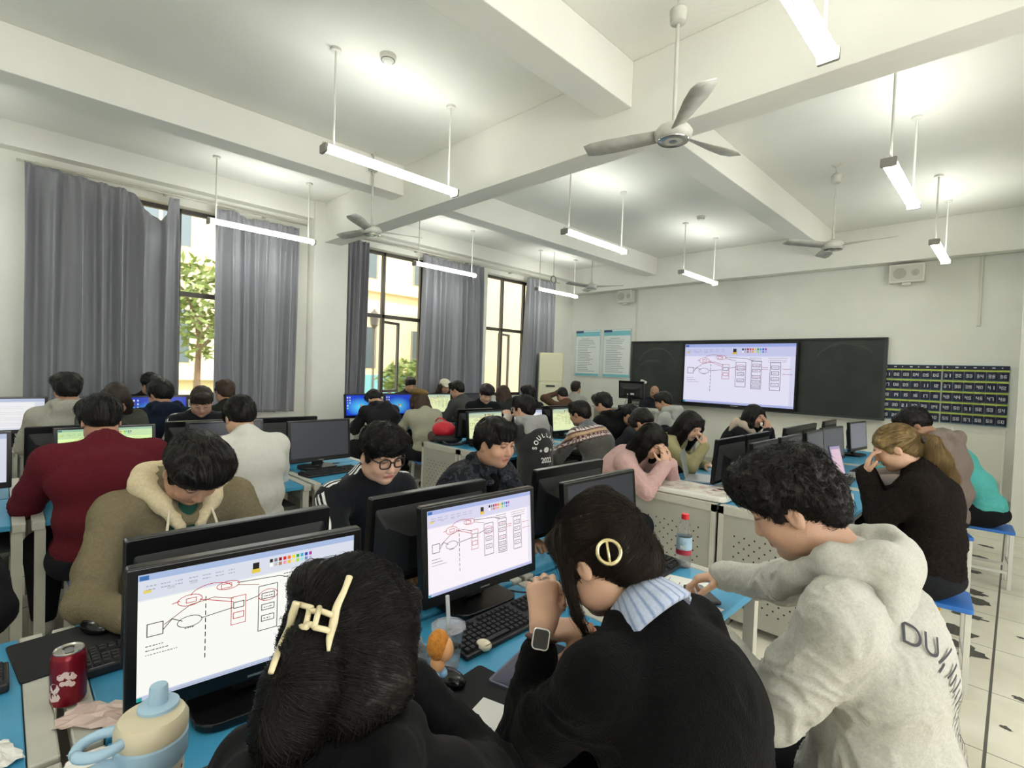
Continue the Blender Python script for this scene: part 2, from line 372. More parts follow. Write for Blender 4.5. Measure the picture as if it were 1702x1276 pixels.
for cx_, cz_, rx_, rz_, a0, a1 in ((-1.55,.62,.42,.42,.2,2.9),(1.6,.75,.42,.35,.6,2.7),(-1.62,.5,.38,.3,1.2,3.6)):
    P=[]; sm = MB()
    for k in range(25):
        a=a0+(a1-a0)*k/24; P.append((cx_+rx_*math.cos(a),cz_+rz_*math.sin(a),a))
    for (x1,z1,_),(x2,z2,_) in zip(P,P[1:]):
        sm.quad([(x1,-.0515,z1-.02),(x2,-.0515,z2-.02),(x2,-.0515,z2+.02),(x1,-.0515,z1+.02)])
    sm.obj('chalk_smear', bb, chalk)
er = at(1070, 634, y=FY-.07)
tag(MB().rbox((0,0,0),(.13,.04,.05),.012,axis=1).obj('board_eraser', m=mat('eraser_white','E6E4DA',.6), loc=(er[0],FY-.075,er[2]), bevel=.003), 'small white eraser stuck on the left blackboard panel', 'eraser').rotation_euler = (0, .35, 0)

# ---- screen drawing: the same diagram shown on the wall display and desk monitors
scr_m = mat('lit_screen', attr='Col', es=.62, rough=.3)
def draw_screen(w_, h_, T, kind='diagram', tint=(1,1,1), gain=1.0, parent=None, name='screen'):
    g = MB(); lv = [0]
    def c3(h): 
        a = srgb(h); return tuple(a[i]*tint[i]*gain for i in range(3))
    def rect(x0,y0,x1,y1,col,l=1):     # normalised 0..1, y up
        g.quad([((x0-.5)*w_,(y0-.5)*h_,l*.0004),((x1-.5)*w_,(y0-.5)*h_,l*.0004),((x1-.5)*w_,(y1-.5)*h_,l*.0004),((x0-.5)*w_,(y1-.5)*h_,l*.0004)], scr_m, T, c3(col))
    def line(pts, col, th=.0034, l=4):
        for (x0,y0),(x1,y1) in zip(pts, pts[1:]):
            a=np.array([(x0-.5)*w_,(y0-.5)*h_]); b=np.array([(x1-.5)*w_,(y1-.5)*h_]); d=b-a; n=np.linalg.norm(d)
            if n<1e-9: continue
            q=np.array([-d[1],d[0]])/n*th*w_/2; e=d/n*th*w_*.3
            g.quad([(*(a-q-e),l*.0004),(*(b-q+e),l*.0004),(*(b+q+e),l*.0004),(*(a+q-e),l*.0004)], scr_m, T, c3(col))
    def box(x0,y0,x1,y1,col,th=.0036): line([(x0,y0),(x1,y0),(x1,y1),(x0,y1),(x0,y0)],col,th)
    def arc(cx_,cy_,rx_,ry_,a0,a1,col,th=.003,n=16): line([(cx_+rx_*math.cos(a0+(a1-a0)*k/n),cy_+ry_*math.sin(a0+(a1-a0)*k/n)) for k in range(n+1)],col,th)
    r = random.Random(5)
    def scrib(x,y,wd,col,rows=1,th=.007):
        for q in range(rows):
            X=x
            while X<x+wd:
                s=r.uniform(.004,.012); rect(X,y-q*.028,X+s,y-q*.028+th,col,3); X+=s+r.uniform(.002,.005)
    if kind == 'diagram':
        rect(0,0,1,1,'E9ECF6',0); rect(0,.0,1,.035,'BFC9EA',1); rect(0,.95,1,1,'A9BCE8',1); rect(0,.8,1,.95,'D9DEF2',1)
        rect(.0,.04,.96,.79,'FBFBFD',1); rect(.005,.955,.04,.99,'3C6FB5',2)
        for k in range(7): scrib(.03+.055*k,.9,.03,'9AA0B8',2); 
        for k in range(3): rect(.02+.09*k,.85,.05+.09*k,.875,'E8D26A' if k==0 else 'C9CEDF',2)
        rect(.47,.865,.5,.92,'202020',3); rect(.465,.83,.505,.865,'E8C84A',3)
        for k,c in enumerate(('202020','7F7F7F','8A1015','E02020','F07020','F0E020','30A040','30B0E0','3040C0','A040A0')):
            rect(.55+.022*k,.895,.565+.022*k,.925,c,3); rect(.55+.022*k,.855,.565+.022*k,.885,('FFFFFF','C0C0C0','B08060','F0A0B0','F0C040','F0E8A0','B0E050','A0E0F0','7090C0','C0B0E0')[k],3)
        K='2A2024'; R='C01822'
        box(.035,.50,.095,.60,K); line([(.095,.53),(.13,.6),(.17,.56)],K); arc(.2,.545,.05,.045,0,2*PI,K); line([(.25,.55),(.38,.57)],K); scrib(.18,.49,.04,K)
        for k in range(9): line([(.265,.72-.06*k),(.265,.685-.06*k)],K,.004)
        box(.375,.42,.44,.66,R,.003); box(.385,.56,.432,.61,K); box(.385,.47,.432,.52,R); line([(.44,.6),(.5,.62)],K)
        box(.5,.3,.59,.7,K); 
        for y in (.61,.51,.41): box(.515,y-.03,.575,y+.02,K); scrib(.525,y-.012,.035,K)
        arc(.545,.61,.045,.05,0,2*PI,R)
        box(.64,.28,.725,.72,K); 
        for y in (.66,.58,.48,.4,.33): box(.65,y-.03,.715,y+.015,K); scrib(.66,y-.012,.04,R if y>.45 else K)
        box(.8,.27,.885,.7,K)
        for y in (.63,.54,.45,.36): box(.812,y-.03,.872,y+.02,K); scrib(.822,y-.01,.035,K)
        arc(.15,.75,.0,.0,0,1,R); arc(.2,.72,.05,.045,0,2*PI,R); box(.185,.7,.225,.735,R,.003); line([(.13,.72),(.16,.73)],R)
        arc(.36,.775,.05,.035,0,2*PI,R); box(.33,.755,.375,.79,R,.003); arc(.29,.74,.09,.08,.3,2.9,R); line([(.24,.71),(.32,.66),(.385,.62)],R); line([(.1,.57),(.2,.68),(.3,.7),(.385,.65)],'8A5A40')
        line([(.4,.78),(.6,.76),(.66,.72)],K); line([(.4,.76),(.5,.72)],'8A5A40'); scrib(.62,.765,.1,K,2); scrib(.78,.765,.15,K,3,.005); scrib(.9,.6,.07,R,1); scrib(.9,.52,.07,R,1); scrib(.73,.62,.05,R,2)
        scrib(.03,.42,.06,'55504E',1); scrib(.03,.385,.08,'55504E',1); scrib(.03,.35,.12,'8A8684',1); rect(0,.0,.02,.03,'30A0A0',3); scrib(.1,.012,.5,'8892B0',1,.004)
    elif kind == 'desktop':
        rect(0,0,1,1,'1E3FC0',0); 
        for k in range(14):
            a=1-k/14; arcs=[(.42+.46*a*math.cos(t)*1.0,.42+.5*a*math.sin(t)) for t in np.linspace(0,2*PI,24,endpoint=False)]
            cc=np.array(srgb('1E3FC0'))*(a)+np.array(srgb('58C8F0'))*(1-a)
            g.quad([((max(0,min(1,x))-.5)*w_,(max(0,min(1,y))-.5)*h_,.0002+.00001*k) for x,y in arcs], scr_m, T, tuple(cc*gain))
        for a,b,c in ((0,0,'E8502A'),(.06,0,'7FC040'),(0,-.08,'40A0F0'),(.06,-.08,'F8D040')): rect(.42+a,.45+b,.47+a,.52+b,c,3)
        rect(0,0,1,.05,'16309A',2)
        for k in range(5): rect(.03,.85-.13*k,.06,.92-.13*k,('F0F0F0','E0C050','60B0F0','F0F0F0','A0E0A0')[k],3)
        for k in range(3): rect(.1,.85-.13*k,.13,.92-.13*k,'C0D8F0',3)
    elif kind == 'doc':
        rect(0,0,1,1,'E2E6F4',0); rect(0,.9,1,1,'B9C6E6',1); rect(.14,.05,.86,.88,'FAFAFC',1)
        for k in range(12): scrib(.2,.8-.06*k,.5-.3*((k*7)%3==0),'9098A8',1,.006)
    elif kind == 'off':
        rect(0,0,1,1,'33353A',0)
    return g.obj(name, parent)
ds = thing('wall_display', 'big lit flat display showing a drawn diagram, mounted over the blackboard', 'screen', (-3.475, FY-.09, 1.61))
MB().rbox((0,0,0),(1.92,.07,1.12),.01,axis=1).obj('display_case', ds, dark_pl)
draw_screen(1.87,1.055, Tm((0,-.0362,.005), 0, PI/2), 'diagram', (.86,.84,1.0), .86, ds)
MB().cbox((0,-.037,-.545),(.12,.004,.01), alum).obj('badge', ds)
# posters
pw = mat('poster_paper','E4E8E6',.35); pt = mat('poster_teal','7FC3CC',.4); pn = mat('poster_navy','31406F',.4); pg = mat('poster_text','8C9498',.6); pf = mat('poster_frame_clear','C8D4D6',.15,spec=.6)
for k,(xa,xb,lab) in enumerate(((-7.06,-6.39,'left framed white notice with teal header beside the corner'),(-6.32,-5.64,'right framed white notice with teal header beside the blackboard'))):
    t = thing('notice_board', lab, 'poster', ((xa+xb)/2, FY, 1.98)); hw=(xb-xa)/2-.02; hh=.49
    MB().box((-hw-.02,-.02,-hh-.02),(hw+.02,0,hh+.02)).obj('backing', t, pf)
    MB().box((-hw,-.024,-hh),(hw,-.02,hh)).obj('paper', t, pw)
    MB().box((-hw,-.026,hh-.12),(hw,-.024,hh-.02), pt).obj('header_band', t); MB().box((-hw,-.026,-hh),(hw,-.024,-hh+.05), pt).obj('footer_band', t); MB().box((-hw,-.027,hh-.045),(-hw+.2,-.025,hh), pn).obj('title_tab', t)
    tx = MB(); r = random.Random(k)
    for q in range(20):
        z = hh-.18-q*.037; x0 = -hw+.06 + (.1 if q==0 else 0)
        while x0 < hw-.06 - r.random()*.25: s=r.uniform(.02,.05); tx.box((x0,-.0255,z),(x0+s,-.0235,z+.011)); x0 += s+.006
    tx.obj('printed_lines', t, pg)
# pocket charts 01-60
nv = mat('pocket_navy','20243F',.6,noise=.2,nscale=30); lime = mat('pocket_lime_trim','B9C95A',.6); nwh = mat('pocket_number_white','D8DAE0',.5); pbk=mat('chart_backing_teal','8FB4C4',.6)
SEG = {'0':'abcdef','1':'bc','2':'abged','3':'abgcd','4':'fgbc','5':'afgcd','6':'afgedc','7':'abc','8':'abcdefg','9':'abcdfg'}
def digit(mb, d, x, z, y, w_=.028, h_=.046, t=.009):
    R = {'a':(0,h_-t,w_,h_),'g':(0,h_/2-t/2,w_,h_/2+t/2),'d':(0,0,w_,t),'f':(0,h_/2,t,h_),'e':(0,0,t,h_/2),'b':(w_-t,h_/2,w_,h_),'c':(w_-t,0,w_,h_/2)}
    for s in SEG[d]: a=R[s]; mb.box((x+a[0],y-.001,z+a[1]),(x+a[2],y+.001,z+a[3]))
for k in range(2):
    x0 = -1.405 + k*.668; W_ = .655
    t = thing('phone_pocket_chart', ('dark blue hanging chart with number pockets 01 to 30, nearer the blackboard','dark blue hanging chart with number pockets 31 to 60, farther right')[k], 'pocket chart', (x0, FY, 1.04))
    MB().box((0,-.012,0),(W_,0,.79)).obj('backing', t, pbk)
    MB().box((0,-.03,.735),(W_,-.012,.785), nv).obj('header_strip', t)
    em = MB()
    for q in range(7): em.box((.04+q*.09,-.033,.752),(.04+q*.09+(.03 if q%2 else .012),-.03,.766))
    em.obj('header_print', t, nwh)
    for r_ in range(5):
        z0 = .015 + (4-r_)*.145; cw = W_/6
        MB().box((0,-.022,z0+.1),(W_,-.012,z0+.135)).obj('trim_band', t, lime)
        for c_ in range(6):
            xx = c_*cw; n = r_*6+c_+1+30*k; P = MB()
            V = [(xx+.004,-.014,z0),(xx+cw-.004,-.014,z0),(xx+cw-.004,-.014,z0+.1),(xx+.004,-.014,z0+.1),(xx+.004,-.034,z0),(xx+cw-.004,-.034,z0),(xx+cw-.004,-.03,z0+.112),(xx+cw*.5,-.046,z0+.1),(xx+.004,-.03,z0+.112)]
            P.add(V, [(0,3,2,1),(4,5,6,7,8),(0,1,5,4),(1,2,6,5),(0,4,8,3),(3,8,7,6,2)])
            po = P.obj('pocket', t, nv); D = MB()
            for j, ch_ in enumerate('%02d' % n): digit(D, ch_, xx+cw/2-.032+.034*j, z0+.03, -.0415)
            D.obj('number', po, nwh)
# wall speakers
spm = mat('speaker_grille','C9C8BE',.6,bump=.2,bscale=400); spd = mat('speaker_cone','A9A89F',.7); spc=mat('speaker_case','DDDBD0',.5)
for px, py, lab in ((1041,493,'small pale wall speaker above the notices'),(1508,455,'larger pale wall speaker high above the blackboard right end')):
    p = at(px, py, y=FY-.06); big = px > 1200; t = thing('wall_speaker', lab, 'speaker', (p[0], FY-.001, p[2])); W_ = .4 if big else .34
    MB().rbox((0,-.07,0),(W_,.13,.25),.02,axis=1).obj('case', t, spc, bevel=.004)
    MB().rbox((0,-.139,0),(W_-.04,.008,.21),.015,axis=1).obj('grille', t, spm)
    for q,(xx,rad) in enumerate(((-.075,.075),(.1,.045))):
        MB().lathe([(rad,0),(rad,.006),(rad*.9,.007),(rad*.3,.0),(0,.004)],24,T=Tm((xx,-.143,0),0,PI/2)).obj('speaker_cone', t, spd, auto=30)
    MB().box((-.05,-.1,-.16),(.05,-.02,-.125)).obj('bracket', t, spc)
# floor-standing air conditioner
acm = mat('ac_cream_plastic','DDD9B8',.4); acd = mat('ac_dark_display','3A3A34',.3)
t = thing('air_conditioner', 'tall cream floor standing air conditioner in the corner', 'air conditioner', (-6.76, 7.92, 0), math.radians(40))
MB().rbox((0,.0,.965),(.5,.3,1.93),.05).obj('cabinet', t, acm, auto=30)
MB().rbox((0,-.155,.68),(.46,.02,1.28),.02,axis=1).obj('lower_panel', t, acm, bevel=.004); MB().rbox((0,-.155,1.63),(.46,.02,.54),.02,axis=1).obj('upper_grille', t, acm, bevel=.004)
MB().box((-.09,-.17,1.24),(.09,-.163,1.28)).obj('display', t, acd); MB().box((.12,-.168,1.25),(.18,-.164,1.29), cond).obj('sticker', t); MB().tube([(-.13,-.168,.82),(-.07,-.168,.83),(-.03,-.168,.82)],.004,6).obj('logo', t, acd)
# white rack standing by the pier
t = thing('display_stand', 'white metal easel stand with two posts behind the person in turquoise', 'stand', (-.33, 8.55, 0))
for s in (-1,1):
    MB().cyl((.24*s,0,0),(.24*s,0,1.0),.014).cyl((.24*s,0,1.0),(.24*s,0,1.03),.02).obj('post', t, mat('white_enamel','E4E3DC',.35), smooth=False)
MB().box((-.24,-.01,.42),(.24,.01,.97)).obj('panel', t, mat('board_white','DEDDD2',.4)); MB().box((-.3,-.18,0),(-.2,.18,.03)).obj('foot', t, MATS['white_enamel']); MB().box((.2,-.18,0),(.3,.18,.03)).obj('foot', t, MATS['white_enamel'])

# ================================================================== CEILING FITTINGS
tube_m = mat('fluorescent_tube','FFFFFF',.3,emit='FBFFF8',es=TUBE_POWER); lampc = mat('lamp_housing_white','D9D8D0',.4); clip_m = mat('lamp_end_clip','8E8C86',.5)
def lamp():
    t = thing('pendant_tube_light', None, 'ceiling light')
    MB().rbox((0,0,.02),(.034,1.2,.035),.008,axis=1).obj('housing', t, lampc)
    for s in (-1,1): MB().cyl((.031*s,-.585,-.004),(.031*s,.585,-.004),.0135,n=12).obj('tube', t, tube_m, smooth=False)
    for s in (-1,1): MB().rbox((0,.592*s,-.006),(.095,.02,.06),.008,axis=1).obj('end_cap', t, clip_m)
    for s in (-1,1):
        r_ = MB().cyl((0,.52*s,.035),(0,.52*s,CZ-3.08),.008,n=8).cyl((0,.52*s,CZ-3.1),(0,.52*s,CZ-3.08),.04,n=12).obj('hanging_rod', t, lampc, smooth=False)
    return t
L0 = None
wl_ = {0:'window side',1:'middle',2:'right side'}
for j, y in enumerate((2.2, 4.9, 7.6)):
    for i, x in enumerate((-6.4, -3.56, -.7)):
        t = lamp() if L0 is None else dup(L0); L0 = L0 or t
        yy = y if not (i == 2 and j == 0) else 2.14
        t.location = (x, yy, 3.08)
        t['label'] = 'lit twin tube ceiling light on rods, %s column, %s the board' % (wl_[i], ('the one farthest from','halfway to','the one nearest')[j])
        t['group'] = 'hanging tube lights'
# lamps behind the viewpoint (their row continues)
for i, x in enumerate((-6.4, -3.56, -.7)):
    t = dup(L0); t.location = (x, -.9, 3.08); t['label'] = 'lit twin tube ceiling light behind the viewpoint, %s column' % wl_[i]; t['group'] = 'hanging tube lights'
fanm = mat('fan_white_enamel','C4C3BA',.4,noise=.15,nscale=12); fanb = mat('fan_blade_grey','B9B8B0',.45,noise=.2,nscale=14); chrome = mat('fan_chrome_ring','C9C9C4',.15,metal=.9)
def fan(loc, rot, label, top=CZ, r=.55):
    t = thing('ceiling_fan', label, 'ceiling fan', loc, 0, 'ceiling fans'); h = top-loc[2]
    MB().cyl((0,0,.06),(0,0,h-.12),.011,n=10).obj('down_rod', t, fanm, auto=40)
    MB().lathe([(.03,h-.2),(.045,h-.19),(.05,h-.12),(.03,h-.1)],16).obj('canopy', t, fanm, auto=40)
    MB().tube([(0,0,h-.1),(0,0,h-.04),(.04,0,h)],.008,6).tube([(-.05,0,h),(0,0,h-.04)],.008,6).obj('hook', t, fanm)
    MB().lathe([(0,-.035),(.05,-.037),(.085,-.03),(.105,-.01),(.11,.015),(.09,.045),(.04,.06),(.02,.08),(0,.08)],28).obj('motor', t, fanm, auto=50)
    MB().lathe([(.07,-.036),(.088,-.034),(.09,-.029),(.07,-.03)],28).obj('ring', t, chrome, auto=50)
    for k in range(3):
        a = rot + k*2*PI/3; V=[]; n=8
        for i in range(n+1):
            q=i/n; x=.1+(r-.1)*q; wd=.038+.026*min(1,q*1.6)-(.02*max(0,q-.92)/.08); tz=.02*(1-q*.4)
            for s in (-1,1): V.append((x, s*wd, .01+s*tz))
        F=[(2*i,2*i+1,2*i+3,2*i+2) for i in range(n)]
        b = MB().add(V,F,T=Tm((0,0,0),a)).obj('blade', t, fanb, smooth=True); s_=b.modifiers.new('t','SOLIDIFY'); s_.thickness=.004
    return t
fan((-1.5,2.78,2.96), math.radians(-46), 'large ceiling fan hanging closest to the viewpoint near the main beam')
fan((-1.43,6.1,2.95), math.radians(-5), 'ceiling fan hanging in front of the blackboard right half')
fan((-4.95,2.78,2.97), math.radians(70), 'ceiling fan hanging beside the column on the window side')
fan((-5.3,7.2,3.03), math.radians(20), 'small looking far ceiling fan near the notices corner')
smk = mat('detector_white','DCDBD2',.5); smd = mat('detector_dark','6A6A66',.5)
for px,py,lab in ((645,97,'round smoke detector on the ceiling nearest to the viewpoint'),(1165,362,'round smoke detector on the ceiling farther toward the board')):
    p = at(px,py,z=CZ-.02); t = thing('smoke_detector', lab, 'smoke detector', (p[0],p[1],CZ))
    MB().lathe([(.0,-.05),(.03,-.05),(.045,-.035),(.055,-.03),(.06,0)],20).obj('housing', t, smk, auto=30); MB().lathe([(.047,-.036),(.05,-.036),(.05,-.03),(.047,-.03)],20).obj('vent', t, smd)
p = at(925,465,z=3.1)
t = thing('hanging_hoop', 'small dark ring hanging on a cord near the far window', 'ring', (-6.3, 7.35, 3.28))
MB().tube([(0,.07*math.cos(a),.07*math.sin(a)) for a in np.linspace(0,2*PI,25)],.012,8).obj('ring', t, smd); MB().cyl((0,0,.07),(0,0,.52),.004,n=6).obj('cord', t, smd)
# ================================================================== DESKS
lam = mat('desk_blue_laminate', '3F93BC', .35, noise=.1, nscale=6); dwh = mat('desk_frame_white', 'BBBAAF', .45, noise=.08, nscale=15)
dgrey = mat('desk_panel_grey', 'A3A298', .5, noise=.06, nscale=8); hole_m = mat('panel_hole_dark', '2A2A28', .8); shade = mat('desk_underside','5A5B58',.7)
DZ = .75
def desk(x0, x1, y0, y1, label, end=0, side=1):
    """one table: blue top, white end strips, legs, modesty panel; end=-1 puts a perforated panel on the low-y end. side: +1 user sits at +x"""
    t = thing('computer_desk', label, 'desk', ((x0+x1)/2, (y0+y1)/2, 0)); hx, hy = (x1-x0)/2, (y1-y0)/2
    MB().box((-hx,-hy+.05,DZ-.025),(hx,hy-.05,DZ)).obj('desktop', t, lam, bevel=.003)
    for s in (-1,1):
        MB().box((-hx, min(s*hy, s*(hy-.048)), DZ-.04),(hx, max(s*hy, s*(hy-.048)), DZ+.002)).obj('edge_strip', t, dwh, bevel=.004)
        g = MB(); yy = s*(hy-.03)
        for q in (-1,1): g.box((q*(hx-.03)-.02, yy-.02, 0),(q*(hx-.03)+.02, yy+.02, DZ-.04))
        g.box((-hx+.03, yy-.015, .08),(hx-.03, yy+.015, .11)); g.box((-hx+.03, yy-.015, DZ-.1),(hx-.03, yy+.015, DZ-.06)); g.obj('leg_frame', t, dwh)
    MB().box((-side*(hx-.02)-.008, -hy+.05, .2),(-side*(hx-.02)+.008, hy-.05, DZ-.05)).obj('modesty_panel', t, shade)
    MB().box((-hx+.06,-hy+.05,.58),(hx-.1,hy-.05,.6)).obj('under_shelf', t, shade)
    if end:
        yy = end*(hy-.006); p = MB(); p.box((-hx+.02, yy-.006,.06),(hx-.02, yy+.006, DZ-.04), dgrey)
        p.box((-hx, yy-.012,0),(-hx+.03,yy+.01,DZ-.002), dwh).box((hx-.03,yy-.012,0),(hx,yy+.01,DZ-.002), dwh).box((-hx,yy-.012,DZ-.05),(hx,yy+.01,DZ-.004), dwh)
        r = 0
        for z in np.arange(.16, .58, .032):
            r += 1
            for x in np.arange(-hx+.1+(r%2)*.03, hx-.08, .06):
                p.add([(x+.006*math.cos(a), yy+end*.0066, z+.006*math.sin(a)) for a in np.arange(6)*PI/3], [(0,1,2,3,4,5)], hole_m)
        p.obj('side_panel', t)
    return t
rows = {'A':(-1.30,-.67,-1.95,-1.32), 'B':(-3.88,-3.27,-4.5,-3.9), 'C':(-6.27,-5.68,-6.66,-6.29)}
where = {'A':'the nearest row', 'B':'the middle row', 'C':'the window row'}
for R, (n0, n1, f0, f1) in rows.items():
    near = {'A':[(-1.23,.09),(.11,1.42),(1.44,2.1)], 'B':[(-1.23,.09),(.11,1.45),(1.47,2.15)], 'C':[(-1.23,.09),(.11,1.43),(1.45,2.3)]}[R]
    for side, (a, b) in ((1,(n0,n1)),(-1,(f0,f1))):
        sd = 'aisle side' if side == 1 else 'window side'
        for k, (ya, yb) in enumerate(near):
            desk(a, b, ya, yb, 'blue desk of %s rear block, %s, %s' % (where[R].replace('the ',''), sd, ('cut by left frame edge','middle one','end by the cross aisle')[k]), 0, side)
        for k in range(3):
            y0 = 3.2 + k*1.33 + (.0 if R != 'C' else .35); 
            desk(a, b, y0, y0+1.31, 'blue desk of %s front block, %s, %s' % (where[R].replace('the ',''), sd, ('perforated end panel','middle one','closest to the blackboard')[k]), -1 if k == 0 else 0, side)
# teacher's desk by the board wall
t = thing('teacher_desk', 'grey teacher podium desk in front of the blackboard left end', 'desk', (-4.75, 7.72, 0))
MB().box((-.6,-.24,0),(.6,.24,.95)).obj('cabinet', t, dgrey, bevel=.01); MB().box((-.63,-.27,.95),(.63,.27,.98)).obj('desktop', t, dwh, bevel=.004)

# ================================================================== MONITORS
mon_m = mat('monitor_black_plastic','0C0C0E',.3,spec=.5); mon_b = mat('monitor_back_black','151517',.5); led = mat('port_white','D8D8D0',.5); silver=mat('bezel_highlight','8A8A8C',.25,metal=.4)
cable_m = mat('black_cable','1A1A1C',.5)
SCW, SCH = .455, .262; MW, MH = .497, .312
def monitor(x, y, rot, face, kind, label, tint=(1,1,1), gain=1.0, tilt=4, zt=1.12, group=None):
    t = thing('computer_monitor', label, 'monitor', (x, y, DZ+.003), rot + (0 if face > 0 else PI), group)
    # local frame: screen looks to +x, viewer's left is -y
    zc = zt - DZ - MH/2; T = Tm((0,0,zc), 0, 0, -math.radians(tilt))
    MB().rbox((0,0,0),(.028,MW,MH),.008,axis=0,T=T).obj('case', t, mon_m, bevel=.003)
    MB().add(*_shell(), T=T).obj('back_shell', t, mon_b, bevel=.006)
    Ts = T @ Matrix(((0,0,1,.0145),(1,0,0,0),(0,1,0,.008),(0,0,0,1)))
    draw_screen(SCW, SCH, Ts, kind, tint, gain, t)
    b = MB(); b.box((.0141,-MW/2+.004,MH/2-.006),(.0148,MW/2-.004,MH/2-.0045), T=T); b.obj('bezel_edge', t, silver)
    MB().box((.0142,-.02,-MH/2+.008),(.0146,.02,-MH/2+.013), T=T).obj('badge', t, silver)
    st = MB(); st.box((-.045,-.04,.02),(-.02,.04,zc)); st.obj('stand_neck', t, mon_m, bevel=.006)
    MB().rbox((-.03,0,.009),(.2,.26,.016),.05).obj('stand_base', t, mon_m, bevel=.003)
    MB().box((-.061,-.09,-.08),(-.059,-.02,-.05),T=T).box((-.061,.03,-.08),(-.059,.05,-.065),T=T).obj('port_label', t, led)
    pts = [(-.06,.0,zc-.05),(-.1,.02,zc-.12),(-.11,.05,.06),(-.1,.1,.012),(-.06,.2,.008)]
    MB().tube(_smooth(pts), .004, 6).obj('cable', t, cable_m)
    return t
def _smooth(P, n=5):
    P = np.array(P, float); Q = [P[0]]
    P2 = np.vstack([2*P[0]-P[1], P, 2*P[-1]-P[-2]])
    for i in range(1, len(P2)-2):
        a,b,c,d = P2[i-1:i+3]
        for k in range(1, n+1):
            t_=k/n; Q.append(.5*((2*b)+(-a+c)*t_+(2*a-5*b+4*c-d)*t_**2+(-a+3*b-3*c+d)*t_**3))
    return np.array(Q)
def _shell():
    a=[(-.012,-.235,-.14),(-.012,.235,-.14),(-.012,.235,.12),(-.012,-.235,.12)]; b=[(-.038,-.2,-.12),(-.038,.2,-.12),(-.038,.2,.06),(-.038,-.2,.06)]; c=[(-.058,-.12,-.1),(-.058,.12,-.1),(-.058,.12,.02),(-.058,-.12,.02)]
    V=a+b+c; F=[(0,1,2,3)]
    for o in (0,4): F += [(o+i,o+4+i,o+4+(i+1)%4,o+(i+1)%4) for i in range(4)]
    F.append((11,10,9,8)); return V,F
G = (.75,1,.42); YL=(.9,1,.55); PK=(1,.93,.97)
monitor(-1.244,.428,-.083,1,'diagram','nearest monitor, its big screen showing the diagram over the claw clip',(1,1,.93),.95,0)
monitor(-1.266,1.154,-.019,1,'diagram','monitor showing the pinkish diagram beside the lidded cup',PK,.95,5)
monitor(-1.219,1.785,-.017,1,'off','switched off monitor behind the hair with the round gold clip',(1,1,1),1,6)
p=at(372,876,z=1.12); monitor(-1.475,.455,.0,-1,'doc','black monitor back rising behind the nearest screen',tilt=4)
monitor(-1.475,1.09,.0,-1,'doc','black monitor back in front of the person with glasses')
monitor(-1.475,1.88,.0,-1,'doc','black monitor back in front of the dark camouflage jacket')
for k,(yy,lab) in enumerate(((3.72,'black monitor back behind the patterned lap tray'),(4.25,'black monitor back below the person covering her nose'),(5.15,'first of three small black monitor backs under the lit display edge'),(5.63,'second of three small black monitor backs under the lit display edge'),(6.43,'third small black monitor back, under the right blackboard panel'))):
    monitor(-1.46,yy,0,-1,'doc',lab)
for k,(yy,lab) in enumerate(((3.75,'dark screened monitor left of the curly haired person in grey hoodie'),(4.32,'dark monitor with screen off just above the curly black hair'),(4.95,'grey screened monitor right above the curly black hair'),(5.55,'narrow looking grey screened monitor behind the pink tablet'),(6.6,'tall looking grey screened monitor nearest the blonde hair'))):
    monitor(-1.22,yy,.0 if k<3 else -.12,1,'off',lab,(1,1,1),(1 if k<2 else 4.5 if k==4 else 2.2),5)
monitor(-3.947,.466,.009,1,'diagram','monitor with yellow green screen behind the maroon sweater',G,.95,6)
monitor(-3.95,1.13,0,1,'off','dark switched off monitor in front of the white shirt',tilt=5)
monitor(-3.75,1.72,.05,1,'off','wide dark monitor standing alone right of the white shirt',tilt=5)
monitor(-3.9,-.2,0,1,'doc','white screened monitor cut by the left frame edge, the lower one',(1,1,1),.8)
for yy,lab in ((.35,'monitor back just behind the yellow green screen'),(1.05,'monitor back below the person with striped sleeves'),(1.62,'monitor back behind the wide dark monitor')): monitor(-4.15,yy,0,-1,'doc',lab,zt=1.11)
monitor(-3.9,3.55,0,1,'diagram','yellow lit monitor just behind the camouflage person head',YL,.85,5)
monitor(-3.9,4.85,0,1,'diagram','yellow lit monitor left of the patterned knit sweater',YL,.85,5)
monitor(-3.9,4.2,0,1,'doc','white screened monitor behind the grey hood',(1,1,1),.8,5)
monitor(-3.9,6.3,0,1,'doc','small white lit monitor under the podium monitor',(1,1,1),.7,5)
for yy,lab in ((3.62,'black monitor back with cable beside the red bag'),(4.95,'black monitor back behind the patterned knit sweater person')): monitor(-4.15,yy,0,-1,'off',lab)
monitor(-6.05,.05,0,1,'doc','white screened monitor cut by the left frame edge, the upper one',(1,1,1),.8,5,1.17)
monitor(-6.05,.6,0,1,'doc','white screened monitor behind the pale grey hoodie at the window row',(1,1,1),.8,5,1.17)
monitor(-6.05,1.12,0,1,'desktop','blue desktop screen beside the navy hood',tilt=5,zt=1.17,gain=.8)
monitor(-6.05,3.33,0,1,'desktop','left of two blue desktop screens by the column',tilt=5,zt=1.17,gain=1.1)
monitor(-6.05,3.9,0,1,'desktop','right of two blue desktop screens, beside the brown beret',tilt=5,zt=1.17,gain=.9)
monitor(-6.05,4.55,0,1,'diagram','yellow lit monitor between the beret and the grey jacket',YL,.85,5,1.17)
monitor(-6.05,5.25,0,1,'off','dark monitor right of the leaning grey jacket',tilt=5,zt=1.17)
p=at(1049,657,y=7.75); monitor(p[0],7.75,-PI/2,-1,'off','black podium monitor in front of the bald person',zt=p[2]+.02).location.z=.983

